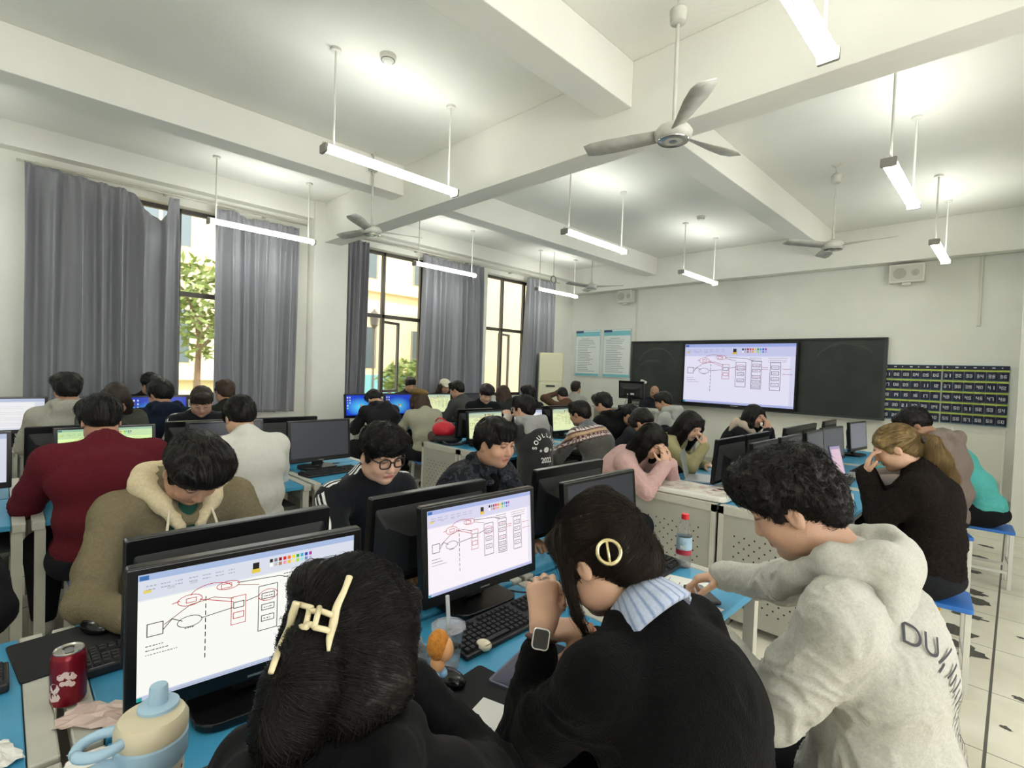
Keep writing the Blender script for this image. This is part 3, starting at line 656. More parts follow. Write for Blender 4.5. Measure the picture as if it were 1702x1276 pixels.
# ================================================================== KEYBOARDS, MICE
kbm = mat('keyboard_black','18181A',.45); keym = mat('keycap_black','1F1F22',.55,spec=.4)
def keyboard(x, y, rot, label, z=DZ+.002, first=[]):
    if first:
        t = dup(first[0]); 
    else:
        t = thing('keyboard', '', 'keyboard'); first.append(t)
        V=[(-.07,-.22,0),(.075,-.22,0),(.075,.22,0),(-.07,.22,0),(-.07,-.22,.022),(.075,-.22,.012),(.075,.22,.012),(-.07,.22,.022)]
        MB().add(V,[(3,2,1,0),(4,5,6,7),(0,1,5,4),(1,2,6,5),(2,3,7,6),(3,0,4,7)]).obj('case', t, kbm, bevel=.004)
        g=MB()
        for r_ in range(6):
            xx=-.055+.0195*r_+(.004 if r_ else 0); z0=.0205-.0013*r_
            for c_ in range(21):
                if c_ in (14,) : continue
                if r_==5 and 4<=c_<=8:
                    if c_!=6: continue
                    g.box((xx,-.21+.0195*4,z0),(xx+.015,-.21+.0195*9-.004,z0+.006)); continue
                if r_==0 and c_ in (1,6): continue
                if r_ in (3,) and c_ in (15,16,17): continue
                yy=-.21+.0197*c_; g.add([(xx,yy,z0),(xx+.0165,yy,z0),(xx+.0165,yy+.0168,z0),(xx,yy+.0168,z0),(xx+.002,yy+.002,z0+.0075),(xx+.0145,yy+.002,z0+.0068),(xx+.0145,yy+.0148,z0+.0068),(xx+.002,yy+.0148,z0+.0075)],[(4,5,6,7),(0,1,5,4),(1,2,6,5),(2,3,7,6),(3,0,4,7)])
        g.obj('keycaps', t, keym)
        MB().box((-.066,.12,.0218),(-.062,.17,.0222)).obj('badge', t, silver)
    t.location=(x,y,z); t.rotation_euler=(0,0,rot); t['label']=label; t['category']='keyboard'; return t
keyboard(-1.0,.36,0,'black keyboard under the nearest lit monitor')
keyboard(-1.11,1.12,.02,'black keyboard between the lidded cup and the pinkish diagram monitor')
keyboard(-1.03,1.84,.05,'black keyboard at the desk end beside the red capped bottle')
keyboard(-1.66,.33,PI,'black keyboard behind the nearest monitor, beside the drink can')
keyboard(-1.7,1.12,PI,'black keyboard in front of the person with glasses')
keyboard(-1.72,-.2,PI,'black keyboard cut by the left frame edge')
keyboard(-3.55,1.72,.1,'black keyboard below the wide dark monitor of the middle row')
keyboard(-3.6,.45,0,'black keyboard in front of the maroon sweater')
keyboard(-1.0,4.0,0,'black keyboard next to the curly haired head, on the front block')
keyboard(-.98,4.85,.1,'black keyboard below the grey screened monitors')
keyboard(-.95,5.5,0,'black keyboard by the blonde person elbows')
keyboard(-1.7,1.85,PI,'black keyboard in front of the dark camouflage jacket')
mom = mat('mouse_gloss_black','141416',.2,spec=.6); pad_m = mat('mouse_pad_black','17181A',.85)
def mouse(x,y,rot,label,z=DZ+.003):
    t=thing('computer_mouse',label,'mouse',(x,y,z),rot)
    MB().ell((0,0,.012),(.055,.03,.024),n=20,k=12).obj('shell',t,mom,smooth=True); MB().rbox((-.028,0,.034),(.016,.006,.006),.0025,axis=1).obj('scroll_wheel',t,silver)
    MB().tube(_smooth([(-.055,0,.01),(-.09,.02,.005),(-.14,.0,.004),(-.2,.03,.004)]),.0022,6).obj('cable',t,cable_m); return t
def mpad(x,y,rot,sx,sy,label):
    o=MB().rbox((0,0,.0015),(sx,sy,.003),.012).obj('mouse_pad',m=pad_m); o.location=(x,y,DZ+.0025); o.rotation_euler=(0,0,rot); tag(o,label,'mouse pad'); return o
mpad(-1.80,.16,.1,.24,.27,'black mouse pad beside the red drink can'); mouse(-1.86,.2,.4,'black glossy mouse on the pad behind the drink can',DZ+.006)
mpad(-.87,.8,.12,.22,.26,'black mouse pad beside the dark hooded shoulder'); mouse(-.99,.80,.3,'black glossy mouse on the pad below the lidded cup',DZ+.006)
mouse(-3.45,2.02,.2,'black mouse on the blue desk right of the wide dark monitor')

# ================================================================== SMALL THINGS ON THE NEAR DESKS
paper_m = mat('white_paper','E6E6E2',.7); ink = mat('printed_ink','6E7078',.7)
# drink can
cm = mat('can_red','7E1424',.25,metal=.35,noise=.2,nscale=18); ctop = mat('can_aluminium','C8C6BE',.25,metal=.9); cpr = mat('can_print_pale','D9C2BC',.4)
t = thing('drink_can','opened dark red drink can at the left desk joint','can',(-1.515,.115,DZ+.003))
MB().lathe([(.024,0),(.031,.006),(.033,.012),(.033,.108),(.031,.114),(.0275,.12)],32).obj('can_body',t,cm,auto=30)
MB().lathe([(.0275,.12),(.0285,.123),(.0275,.1245),(.025,.1215),(0,.1215)],32).obj('lid',t,ctop,auto=40)
MB().rbox((.006,0,.1225),(.026,.016,.0016),.006).obj('tab',t,silver); MB().ell((-.011,0,.122),(.009,.011,.0006),n=16).obj('opening',t,hole_m)
pr=MB()
for k,(a,z,s) in enumerate(((-.5,.075,.008),(-.25,.08,.007),(0,.075,.009),(.2,.07,.006),(-.4,.06,.006),(-.1,.06,.007),(.12,.055,.006),(-.9,.05,.012),(-1.05,.03,.012),(-.8,.03,.01))):
    pr.add([(.0334*math.cos(a+s/.033*math.cos(q)),.0334*math.sin(a+s/.033*math.cos(q)),z+s*math.sin(q)) for q in np.arange(7)*2*PI/7],[tuple(range(7))])
pr.obj('printed_label',t,cpr)
# crumpled wrappers, tissues, plastic
def crumple(name,label,cat,loc,size,m,seed,n=9,flat=.35,rz=0):
    r=np.random.default_rng(seed); g=np.linspace(-.5,.5,n); X,Y=np.meshgrid(g,g); Z=r.random((n,n))*flat*(1-np.hypot(X,Y))
    X=X+r.normal(size=(n,n))*.05; Y=Y+r.normal(size=(n,n))*.05; P=np.stack([X*size[0],Y*size[1],Z*size[2]],-1).reshape(-1,3)
    F=[]
    for i in range(n-1):
        for j in range(n-1): a=i*n+j; F+=[(a,a+1,a+n+1),(a,a+n+1,a+n)]
    o=MB().add(P,F).obj(name,m=m); s_=o.modifiers.new('t','SOLIDIFY'); s_.thickness=.0006; o.location=loc; o.rotation_euler=(0,0,rz); return tag(o,label,cat)
clear = mat('clear_crinkly_plastic','F2F4F4',.12,trans=.55,alpha=.55,ior=1.2,spec=.7); tiss = mat('tissue_white','E9E7E2',.8); wrp=mat('pink_clear_wrapper','E6CFC6',.25,alpha=.75)
crumple('candy_wrapper','crumpled pinkish clear wrapper lying beside the drink can','wrapper',(-1.40,.165,DZ+.003),(.16,.09,.06),wrp,1,rz=.8)
o=crumple('red_wrapper','small red torn packet end beside the tumbler lid','wrapper',(-1.33,.215,DZ+.006),(.03,.03,.04),mat('red_foil','C0282E',.3),2,4)
crumple('tissue','crumpled white tissue on the blue desk at bottom left','tissue',(-1.39,.0,DZ+.003),(.1,.06,.05),tiss,3,rz=.3)
crumple('tissue','flat torn tissue piece just left of the blue tumbler handle','tissue',(-1.26,.15,DZ+.003),(.12,.05,.03),tiss,4,rz=1.2)
crumple('plastic_bag','crinkly clear plastic bag beside the lidded cup','plastic bag',(-1.115,.765,DZ+.003),(.12,.13,.32),clear,5,14,rz=.4)
# cup with straw
cupm = mat('clear_cup','F4F6F6',.05,trans=.8,alpha=.5,ior=1.2,spec=.6)
t = thing('plastic_cup','clear lidded takeaway cup with straw','cup',(-1.045,.845,DZ+.006))
MB().lathe([(.0,0),(.03,0),(.031,.004),(.041,.105),(.043,.108)],32,close=True).obj('cup_body',t,cupm,auto=40)
MB().lathe([(.047,.106),(.047,.112),(.036,.114),(.034,.118),(.0,.118)],10).obj('lid',t,cupm,auto=30)
MB().lathe([(0,.002),(.0305,.002),(.033,.03),(0,.03)],24).obj('ice_water',t,mat('melt_water','DCE4E6',.05,trans=.8,alpha=.5),smooth=True)
MB().tube([(.005,.005,.03),(-.004,-.004,.19)],.0055,10).obj('straw',t,mat('straw_clear','DDE2E4',.2,alpha=.7))
for k in range(3): MB().box((.0365,-.018+.012*k,.06+.004*(k%2)),(.0375,-.01+.012*k,.072)).obj('print_mark',t,hole_m)
# fuzzy toy figure: generic orange haired figurine with blue base, held in front of the cup
t = thing('toy_figurine','small orange haired figurine with pale blue feet held before the cup','toy',(-.945,.735,.835))
MB().ell((0,0,.06),(.026,.028,.036),n=18,k=12).obj('hair',t,mat('toy_orange_hair','C9822E',.8,noise=.3,nscale=80,bump=.5,bscale=180),smooth=True)
MB().ell((.012,.012,.05),(.02,.02,.028),n=16,k=10).ell((.0,.0,.015),(.018,.018,.02),n=14,k=8).obj('body',t,mat('toy_skin','D9A271',.5),smooth=True)
for s in (-1,1): MB().ell((.022,.016+s*.008,.058),(.004,.004,.005)).obj('eye',t,hole_m,smooth=True)
for s in (-1,1): MB().ell((.004,s*.011,-.008),(.016,.011,.012)).obj('foot',t,mat('toy_blue','8FB9DC',.4),smooth=True)
# cream round case
t = thing('earbud_case','small round cream coloured case on the blue desk','case',(-1.045,.975,DZ+.002)); MB().ell((0,0,.014),(.026,.021,.0145),n=24,k=12).obj('case_body',t,mat('cream_gloss','E6DDC4',.25),smooth=True)
MB().tube([(.018,-.01,.022),(.02,0,.024),(.018,.01,.022)],.0015,6).obj('engraving',t,mat('engraving_tan','B9A98A',.5))
# dark tablet under the watch arm, silver notebook under the nearest head
def slab(name,label,cat,loc,rz,size,m,m2=None,rx=0,ry=0):
    t=thing(name,label,cat,loc,rz); t.rotation_euler=(rx,ry,rz); MB().rbox((0,0,size[2]/2),size,.012).obj('body',t,m,bevel=.0015)
    if m2: MB().rbox((0,0,size[2]+.0004),(size[0]-.014,size[1]-.014,.0008),.008).obj('screen',t,m2)
    return t
tabm=mat('tablet_slate_case','5D6273',.35,metal=.3); tabs=mat('tablet_dark_glass','23252E',.12,spec=.7); silm=mat('notebook_silver','B9BCBC',.35,metal=.4)
slab('tablet','dark glass tablet lying under the arm with the watch','tablet',(-.86,1.03,DZ+.002),.25,(.2,.26,.009),tabm,tabs)
slab('laptop','closed silver laptop peeking out left of the black ponytail','laptop',(-.88,.35,DZ+.018),.35,(.24,.32,.016),silm)
# papers at desk end
for k,(x,y,rz,lab) in enumerate(((-.88,1.77,.25,'printed sheet lying under the black phone'),(-.80,1.62,-.1,'printed sheet beside the striped collar'),(-.74,.72,.3,'blank white sheet between the two seated persons in black'))):
    t=thing('paper_sheet',lab,'paper',(x,y,DZ+.003+.0015*k),rz); MB().box((-.105,-.148,0),(.105,.148,.0008)).obj('sheet',t,paper_m)
    g=MB(); r=random.Random(k)
    if k<2:
        for q in range(16):
            yy=-.13
            while yy<.12-r.random()*.1: s=r.uniform(.01,.025); g.box((-.09+.011*q,yy,.0008),(-.087+.011*q,yy+s,.0011)); yy+=s+.004
        g.obj('printed_lines',t,ink)
slab('smartphone','black phone lying on the printed sheet','phone',(-.78,1.80,DZ+.007),.9,(.075,.155,.009),mat('phone_black','0E0E10',.2),tabs)
# water bottle
t = thing('water_bottle','clear water bottle with red cap and printed label','bottle',(-.965,2.03,DZ+.003))
pet=mat('clear_pet','F0F4F6',.04,trans=.85,alpha=.45,ior=1.2,spec=.7)
MB().lathe([(.0,.004),(.026,0),(.031,.008),(.031,.04),(.029,.048),(.031,.056),(.031,.135),(.028,.158),(.014,.192),(.0125,.205)],28,close=True).obj('bottle_body',t,pet,smooth=True)
MB().lathe([(.0316,.055),(.0316,.128)],28,close=True).obj('label',t,mat('bottle_label_blue','A9C6D6',.4,noise=.35,nscale=28)); MB().lathe([(.0319,.055),(.0319,.076)],28,close=True).obj('label_band',t,mat('bottle_label_red','B03444',.4))
MB().box((.0,-.0325,.082),(.018,-.0318,.096)).obj('label_patch',t,paper_m)
MB().lathe([(.0152,.2),(.0152,.22),(.0135,.222),(0,.222)],24).obj('cap',t,mat('cap_red','C9242E',.35),auto=40); MB().lathe([(0,.006),(.029,.008),(.029,.12),(0,.12)],24).obj('water',t,mat('water_clear','E4EEF2',.02,trans=.9,alpha=.35),smooth=True)
# tumbler with handle and carrying loop
tb=at(253,1185,z=1.0); tblue=mat('tumbler_powder_blue','9DBBD0',.4); tcream=mat('tumbler_cream_lid','CDC2A6',.4); tspk=mat('tumbler_cream_body','D8D3C4',.4)
t = thing('tumbler','cream and powder blue handled tumbler in the bottom left foreground','tumbler',(tb[0],tb[1],DZ+.003),math.atan2(-tb[1],-tb[0]))
def tl(prof,nm,m,**k): return MB().lathe(prof,36,**k).obj(nm,t,m,auto=40)
tl([(0,0),(.034,0),(.036,.005),(.043,.15),(.0435,.2)],'body',tspk)
tl([(.0445,.175),(.048,.18),(.0485,.212),(.045,.216)],'collar',tblue)
tl([(.046,.214),(.0485,.22),(.0485,.236),(.043,.246),(.0,.25)],'lid',tcream)
tl([(.028,.246),(.028,.253),(.024,.256),(0,.256)],'spout_base',tblue,T=Tm((-.012,.008,0))); tl([(.0135,.254),(.0125,.28),(.011,.283),(0,.283)],'spout',tblue,T=Tm((-.012,.008,0)))
R_=Matrix.Rotation(math.radians(-75),4,'Z')
lp_=[(.03*math.cos(a)+.062,.026*math.sin(a),.232) for a in np.linspace(0,2*PI,25)]
MB().tube(lp_,[.0075]*25,8,T=R_).obj('carry_loop',t,tblue,smooth=True)
MB().tube(_smooth([(.04,0,.19),(.07,0,.195),(.085,0,.17),(.085,0,.08),(.07,0,.05),(.038,0,.05)]),.010,12,T=R_).obj('handle',t,tblue,smooth=True)
g=MB(); r=random.Random(9)
for k in range(60):
    a=r.uniform(0,2*PI); z=r.uniform(.02,.17); R0=.0362+(.0435-.036)*z/.17+.0006; s=r.uniform(.0012,.0026); g.add([(R0*math.cos(a+s/R0*math.cos(q)),R0*math.sin(a+s/R0*math.cos(q)),z+1.2*s*math.sin(q)) for q in np.arange(6)*PI/3],[tuple(range(6))])
g.obj('speckle_print',t,mat('speckle_brown','5A4636',.6))
# ---- front block props
t = thing('lap_tray','white lap tray with faint pink print on the perforated desk end','tray',(-1.56,3.37,DZ+.003),.05)
MB().rbox((0,0,.02),(.56,.34,.035),.06).obj('tray_body',t,mat('tray_white','DCDAD2',.4),bevel=.008)
MB().rbox((0,0,.0385),(.52,.30,.002),.05).obj('tray_print',t,mat('tray_print','D6CFC4',.5,noise=.35,nscale=16))
g=MB(); r=random.Random(4)
for k in range(14):
    x=r.uniform(-.2,.2); y=r.uniform(-.11,.11); s=r.uniform(.008,.025); g.add([(x+s*math.cos(a)*1.3,y+s*math.sin(a),.0403) for a in np.arange(8)*PI/4],[tuple(range(8))])
g.obj('printed_motifs',t,mat('motif_pink','C9A9A4',.6))
crumple('picture_card','pale card with yellow and grey print on the desk corner left of the tray','card',(-1.82,3.3,DZ+.003),(.16,.12,.02),mat('card_print','D6D2A8',.5,noise=.3,nscale=25),11)
t = thing('laptop','grey laptop standing open in front of the long black haired person','laptop',(-1.72,3.86,DZ+.003),math.radians(200))
MB().rbox((0,0,.008),(.22,.31,.014),.012).obj('base',t,silm,bevel=.002); MB().rbox((0,0,.105),(.008,.31,.2),.01,axis=0,T=Tm((.1,0,.012),0,0,math.radians(14))).obj('display_lid',t,mat('laptop_grey','8F938C',.4,metal=.2),bevel=.002)
g=MB()
for k,(y,z) in enumerate(((-.09,.05),(-.06,.04),(-.1,.08))): g.rbox((.0045,y,z),(.0006,.022,.018),.005,axis=0,T=Tm((.1,0,.012),0,0,math.radians(14)))
g.obj('sticker',t,mat('sticker_pink','C7A8A8',.5))
t = thing('paper_roll','white paper roll pack beside the open grey laptop','paper roll',(-1.6,3.98,DZ+.003)); MB().rbox((0,0,.045),(.08,.06,.09),.012).obj('pack',t,tiss,bevel=.004); MB().box((.041,-.02,.03),(.042,.02,.06)).obj('print_mark',t,ink)
t = thing('tablet','pink lit tablet propped up next to the tall looking grey monitor','tablet',(-1.06,5.0,DZ+.004),-.2)
draw_screen(.17,.24,Tm((0,0,.13),0,0,-math.radians(15)) @ Matrix(((0,0,1,.006),(1,0,0,0),(0,1,0,0),(0,0,0,1))),'doc',(1,.72,.82),.75,t); MB().rbox((0,0,0),(.009,.185,.255),.01,axis=0,T=Tm((0,0,.13),0,0,-math.radians(15))).obj('case',t,tabm); MB().box((-.08,-.05,0),(-.02,.05,.004)).tube([(-.05,0,.004),(-.02,0,.12)],.004,6).obj('prop',t,tabm)
slab('book','open pale booklet in front of the blonde person elbows','book',(-.86,4.1,DZ+.003),.2,(.2,.28,.012),mat('booklet_pale','CFCFC4',.6))
slab('notebook','closed grey notebook beside the tall looking monitor','notebook',(-.9,5.1,DZ+.003),.1,(.2,.28,.02),mat('notebook_grey','8A8C8E',.6))
# bags on the middle row end
t = thing('red_bag','bright red fabric bag lying on the perforated desk end','bag',(-4.34,3.36,DZ+.05),.5)
MB().ell((0,0,.09),(.13,.115,.09),n=20,k=12).obj('bag_body',t,mat('red_nylon','C21F30',.55,noise=.15,nscale=30,bump=.5,bscale=16),smooth=True); MB().tube(_smooth([(-.08,-.05,.18),(-.02,-.08,.22),(.05,-.07,.19)]),.008,8).obj('strap',t,mat('red_nylon','C21F30'))
t = thing('backpack','dark backpack lying flat under the red bag','backpack',(-4.31,3.38,DZ+.003),.1)
MB().ell((0,0,.045),(.17,.16,.05),n=20,k=10).obj('bag_body',t,mat('backpack_black','1C1D20',.7,bump=.3,bscale=30),smooth=True); MB().ell((-.12,-.1,.06),(.06,.05,.06),n=14,k=8).obj('front_pocket',t,mat('bag_brown','4A3A34',.7),smooth=True)
MB().tube(_smooth([(.1,-.15,.03),(.2,-.18,.02),(.26,-.05,.015),(.2,.08,.03)]),.012,8).obj('strap',t,MATS['backpack_black'])
# window row props
t = thing('water_bottle','small pink tinted bottle beside the left blue desktop screen','bottle',(-5.86,2.98+.58,DZ+.003)); MB().lathe([(0,0),(.03,0),(.032,.12),(.013,.16),(.013,.175),(0,.176)],16).obj('bottle_body',t,mat('pink_plastic','C9A9A4',.3,alpha=.8),smooth=True); MB().lathe([(.015,.165),(.015,.19),(0,.19)],12).obj('cap',t,paper_m)
t = thing('laptop','white screened laptop open below the right blue desktop screen','laptop',(-5.8,4.05,DZ+.003),0)
MB().rbox((.06,0,.008),(.2,.3,.014),.012).obj('base',t,silm); MB().rbox((0,0,.1),(.008,.3,.2),.01,axis=0,T=Tm((-.05,0,.01),0,0,-math.radians(12))).obj('display_lid',t,silm); draw_screen(.28,.18,Tm((-.05,0,.11),0,0,-math.radians(12)) @ Matrix(((0,0,1,.005),(1,0,0,0),(0,1,0,0),(0,0,0,1))),'doc',(1,1,1),.85,t)
t = thing('laptop','pink lit laptop beside the leaning grey jacket','laptop',(-5.82,4.72,DZ+.003),0)
MB().rbox((.06,0,.008),(.2,.26,.014),.012).obj('base',t,silm); MB().rbox((0,0,.1),(.008,.26,.2),.01,axis=0,T=Tm((-.05,0,.01),0,0,-math.radians(12))).obj('display_lid',t,silm); draw_screen(.24,.18,Tm((-.05,0,.11),0,0,-math.radians(12)) @ Matrix(((0,0,1,.005),(1,0,0,0),(0,1,0,0),(0,0,0,1))),'doc',(1,.85,.95),.9,t)
# loose cables across the near desks
for k,(pts,lab) in enumerate((([(-1.2,1.5,.76),(-1.1,1.42,.757),(-1.0,1.47,.757),(-.93,1.62,.757),(-.86,1.6,.757),(-.8,1.5,.757)],'thin black cable curling over the blue desk beside the striped collar'),
      ([(-1.3,1.28,.76),(-1.22,1.33,.757),(-1.17,1.44,.757),(-1.1,1.5,.757)],'thick black cable at the foot of the pinkish diagram monitor'),
      ([(-3.7,1.9,.76),(-3.55,1.98,.757),(-3.5,2.08,.757),(-3.4,2.1,.757)],'black cable on the blue desk by the lone dark monitor'))):
    tag(MB().tube(_smooth(pts),.003,6).obj('cable',m=cable_m),lab,'cable')
# ================================================================== FIGURE MODELLING (implicit surfaces -> meshes)
def _hash(ix, iy, iz, s):
    h = (ix.astype(np.int64)*374761393 + iy.astype(np.int64)*668265263 + iz.astype(np.int64)*2147483647 + s*974634777) & 0xffffffff
    h = ((h ^ (h >> 13))*1274126177) & 0xffffffff
    return ((h ^ (h >> 16)) & 0xffff) / 65535.0
def vnoise(P, seed=0):
    i = np.floor(P).astype(int); f = P - i; f = f*f*(3-2*f); r = 0
    for a in (0,1):
        for b in (0,1):
            for c in (0,1):
                w_ = (f[:,0] if a else 1-f[:,0])*(f[:,1] if b else 1-f[:,1])*(f[:,2] if c else 1-f[:,2])
                r = r + w_*_hash(i[:,0]+a, i[:,1]+b, i[:,2]+c, seed)
    return r*2-1
def fbm(P, seed=0, o=3): return sum(vnoise(P*2**k, seed+k)/2**k for k in range(o))
def nrm(v): v = np.asarray(v, float); return v/(np.linalg.norm(v)+1e-12)
class Sdf:
    def __init__(s): s.p = []
    def cap(s, a, b, ra, rb=None, k=.02, op='u'):
        a = np.array(a, float); b = np.array(b, float); rb = ra if rb is None else rb
        s.p.append(('c', a, b, ra, rb, k, op, (a+b)/2, np.linalg.norm(b-a)/2+max(ra, rb))); return s
    def ell(s, c, r, R=None, k=.02, op='u'):
        c = np.array(c, float); r = np.array(r, float); s.p.append(('e', c, np.eye(3) if R is None else np.array(R), r, None, k, op, c, r.max())); return s
    def chain(s, pts, rs, k=.02, op='u'):
        for i in range(len(pts)-1): s.cap(pts[i], pts[i+1], rs[i], rs[i+1], k, op)
        return s
    def merge(s, o, grow=0.):
        for q in o.p:
            q = list(q)
            if grow:
                if q[0] == 'c': q[3] += grow; q[4] += grow
                else: q[3] = q[3] + grow
                q[8] += grow
            s.p.append(tuple(q))
        return s
    def xf(s, R, t):
        """rigidly move all primitives: p -> R p + t"""
        R = np.array(R); t = np.array(t); n = Sdf()
        for q in s.p:
            q = list(q)
            if q[0] == 'c': q[1] = R@q[1]+t; q[2] = R@q[2]+t
            else: q[1] = R@q[1]+t; q[2] = R@q[2]
            q[7] = R@q[7]+t; n.p.append(tuple(q))
        return n
    @staticmethod
    def prim(q, P):
        if q[0] == 'c':
            a, b, ra, rb = q[1:5]; d = b-a; l2 = d.dot(d)+1e-12; w_ = P-a; t = np.clip((w_@d)/l2, 0, 1)
            return np.linalg.norm(w_ - t[...,None]*d, axis=-1) - (ra+(rb-ra)*t)
        L = (P-q[1])@q[2]; r = q[3]; k0 = np.linalg.norm(L/r, axis=-1); k1 = np.linalg.norm(L/(r*r), axis=-1)
        return k0*(k0-1)/(k1+1e-9)
    @staticmethod
    def comb(F, d, k, op):
        if op == 'u': h = np.maximum(k-np.abs(F-d), 0)/k; return np.minimum(F, d) - h*h*k*.25
        d = -d; h = np.maximum(k-np.abs(F-d), 0)/k; return np.maximum(F, d) + h*h*k*.25
    def ev(s, P):
        F = np.full(P.shape[:-1], .15)
        for q in s.p: F = s.comb(F, s.prim(q, P), q[5], q[6])
        return F
    def grad(s, P, e=.002):
        g = np.stack([s.ev(P+np.eye(3)[i]*e)-s.ev(P-np.eye(3)[i]*e) for i in range(3)], -1); return g/(np.linalg.norm(g, axis=-1, keepdims=True)+1e-9)
    def mesh(s, h, smooth=1):
        lo = np.min([q[7]-q[8] for q in s.p if q[6] == 'u'], 0)-3*h; hi = np.max([q[7]+q[8] for q in s.p if q[6] == 'u'], 0)+3*h
        B = 8; nb = np.ceil((hi-lo)/(h*B)).astype(int)+1
        g = np.stack(np.meshgrid(*[np.arange(n) for n in nb], indexing='ij'), -1).reshape(-1,3)
        cen = lo + (g+.5)*B*h; diag = B*h*.87
        F = np.full(len(cen), .5)
        for q in s.p: 
            if q[6] == 'u': F = np.minimum(F, s.prim(q, cen))
        # ellipsoid distances are approximate: generous band
        g = g[np.abs(F) < diag*1.6+.03]; cen = lo+(g+.5)*B*h
        o = np.stack(np.meshgrid(*[np.arange(B+1)]*3, indexing='ij'), -1).reshape(-1,3)
        nB = len(g); F = np.full((nB, (B+1)**3), .15, np.float64)
        P = (lo + g[:,None,:]*B*h + o[None]*h)
        for q in s.p:
            m = np.linalg.norm(cen-q[7], axis=1) < q[8]+diag+.06
            if m.any():
                if q[0] == 'c': m &= s.prim(q, cen) < diag+.06
                if m.any(): F[m] = s.comb(F[m], s.prim(q, P[m]), q[5], q[6])
        del P
        F = F.reshape(nB, B+1, B+1, B+1); sg = F < 0
        cnt = sum(sg[:, a:B+a, b:B+b, c:B+c].astype(np.int8) for a in (0,1) for b in (0,1) for c in (0,1))
        bi, i, j, k = np.nonzero((cnt > 0) & (cnt < 8))
        N = nb*B+2; G = g[bi]*B + np.stack([i,j,k], 1); key = (G[:,0]*N[1]+G[:,1])*N[2]+G[:,2]
        acc = np.zeros((len(bi),3)); ne = np.zeros(len(bi))
        C = {(a,b,c): F[bi, i+a, j+b, k+c] for a in (0,1) for b in (0,1) for c in (0,1)}
        for ax in range(3):
            for u in (0,1):
                for v in (0,1):
                    p0 = [0,0,0]; p0[(ax+1)%3] = u; p0[(ax+2)%3] = v; p1 = list(p0); p1[ax] = 1
                    f0, f1 = C[tuple(p0)], C[tuple(p1)]; m = (f0<0) != (f1<0); t = f0[m]/(f0[m]-f1[m])
                    q = np.tile(np.array(p0, float), (m.sum(),1)); q[:,ax] = t; acc[m] += q; ne[m] += 1
        V = lo + (G + acc/ne[:,None])*h
        od = np.argsort(key); ks = key[od]; V = V[od]; Fq = []
        bi, i, j, k, G = bi[od], i[od], j[od], k[od], G[od]
        st = np.array([N[1]*N[2], N[2], 1])
        f0 = F[bi,i,j,k]
        for ax in range(3):
            d = [0,0,0]; d[ax] = 1; f1 = F[bi, i+d[0], j+d[1], k+d[2]]; m = (f0<0) != (f1<0)
            b_, c_ = (ax+1)%3, (ax+2)%3; k0 = ks[m]; K = [k0, k0-st[b_], k0-st[b_]-st[c_], k0-st[c_]]
            I = [np.searchsorted(ks, q) for q in K]; ok = np.ones(len(k0), bool)
            for q, ii in zip(K, I): ii[ii >= len(ks)] = 0; ok &= ks[ii] == q
            Q = np.stack(I, 1); fl = (f0[m] < 0); Q[~fl] = Q[~fl][:, ::-1]; Fq.append(Q[ok])
        Q = np.concatenate(Fq)
        for _ in range(smooth): V = relax(V, Q)
        return V, Q
def relax(V, Q, w_=.5):
    A = np.zeros_like(V); n = np.zeros(len(V))
    for a in range(4):
        for b in ((a+1)%4, (a+3)%4):
            for c in range(3): A[:,c] += np.bincount(Q[:,a], V[Q[:,b],c], len(V))
            n += np.bincount(Q[:,a], minlength=len(V))
    return V*(1-w_) + w_*A/np.maximum(n,1)[:,None]
def vnormals(V, Q):
    n = np.cross(V[Q[:,2]]-V[Q[:,0]], V[Q[:,3]]-V[Q[:,1]]); N = np.zeros_like(V)
    for a in range(4):
        for c in range(3): N[:,c] += np.bincount(Q[:,a], n[:,c], len(V))
    return N/(np.linalg.norm(N, axis=1, keepdims=True)+1e-12)
def np_obj(name, V, Q, m, parent=None, col=None, attrs=None, extra=None, m2=None):
    me = bpy.data.meshes.new(name)
    nq = len(Q)
    me.vertices.add(len(V)); me.vertices.foreach_set('co', np.asarray(V, np.float32).ravel())
    me.loops.add(nq*4); me.loops.foreach_set('vertex_index', np.asarray(Q, np.int32).ravel())
    me.polygons.add(nq); me.polygons.foreach_set('loop_start', np.arange(nq, dtype=np.int32)*4)
    me.update(calc_edges=True); me.polygons.foreach_set('use_smooth', np.ones(nq, bool))
    me.materials.append(m)
    if m2 is not None:
        me.materials.append(m2[0]); me.polygons.foreach_set('material_index', m2[1].astype(np.int32))
    if col is not None:
        a = me.color_attributes.new('Col', 'FLOAT_COLOR', 'POINT'); a.data.foreach_set('color', np.c_[col, np.ones(len(col))].astype(np.float32).ravel())
    for k, v in (attrs or {}).items():
        a = me.attributes.new(k, 'FLOAT', 'POINT'); a.data.foreach_set('value', v.astype(np.float32))
    o = bpy.data.objects.new(name, me); COL.objects.link(o)
    if parent is not None: o.parent = parent
    return o
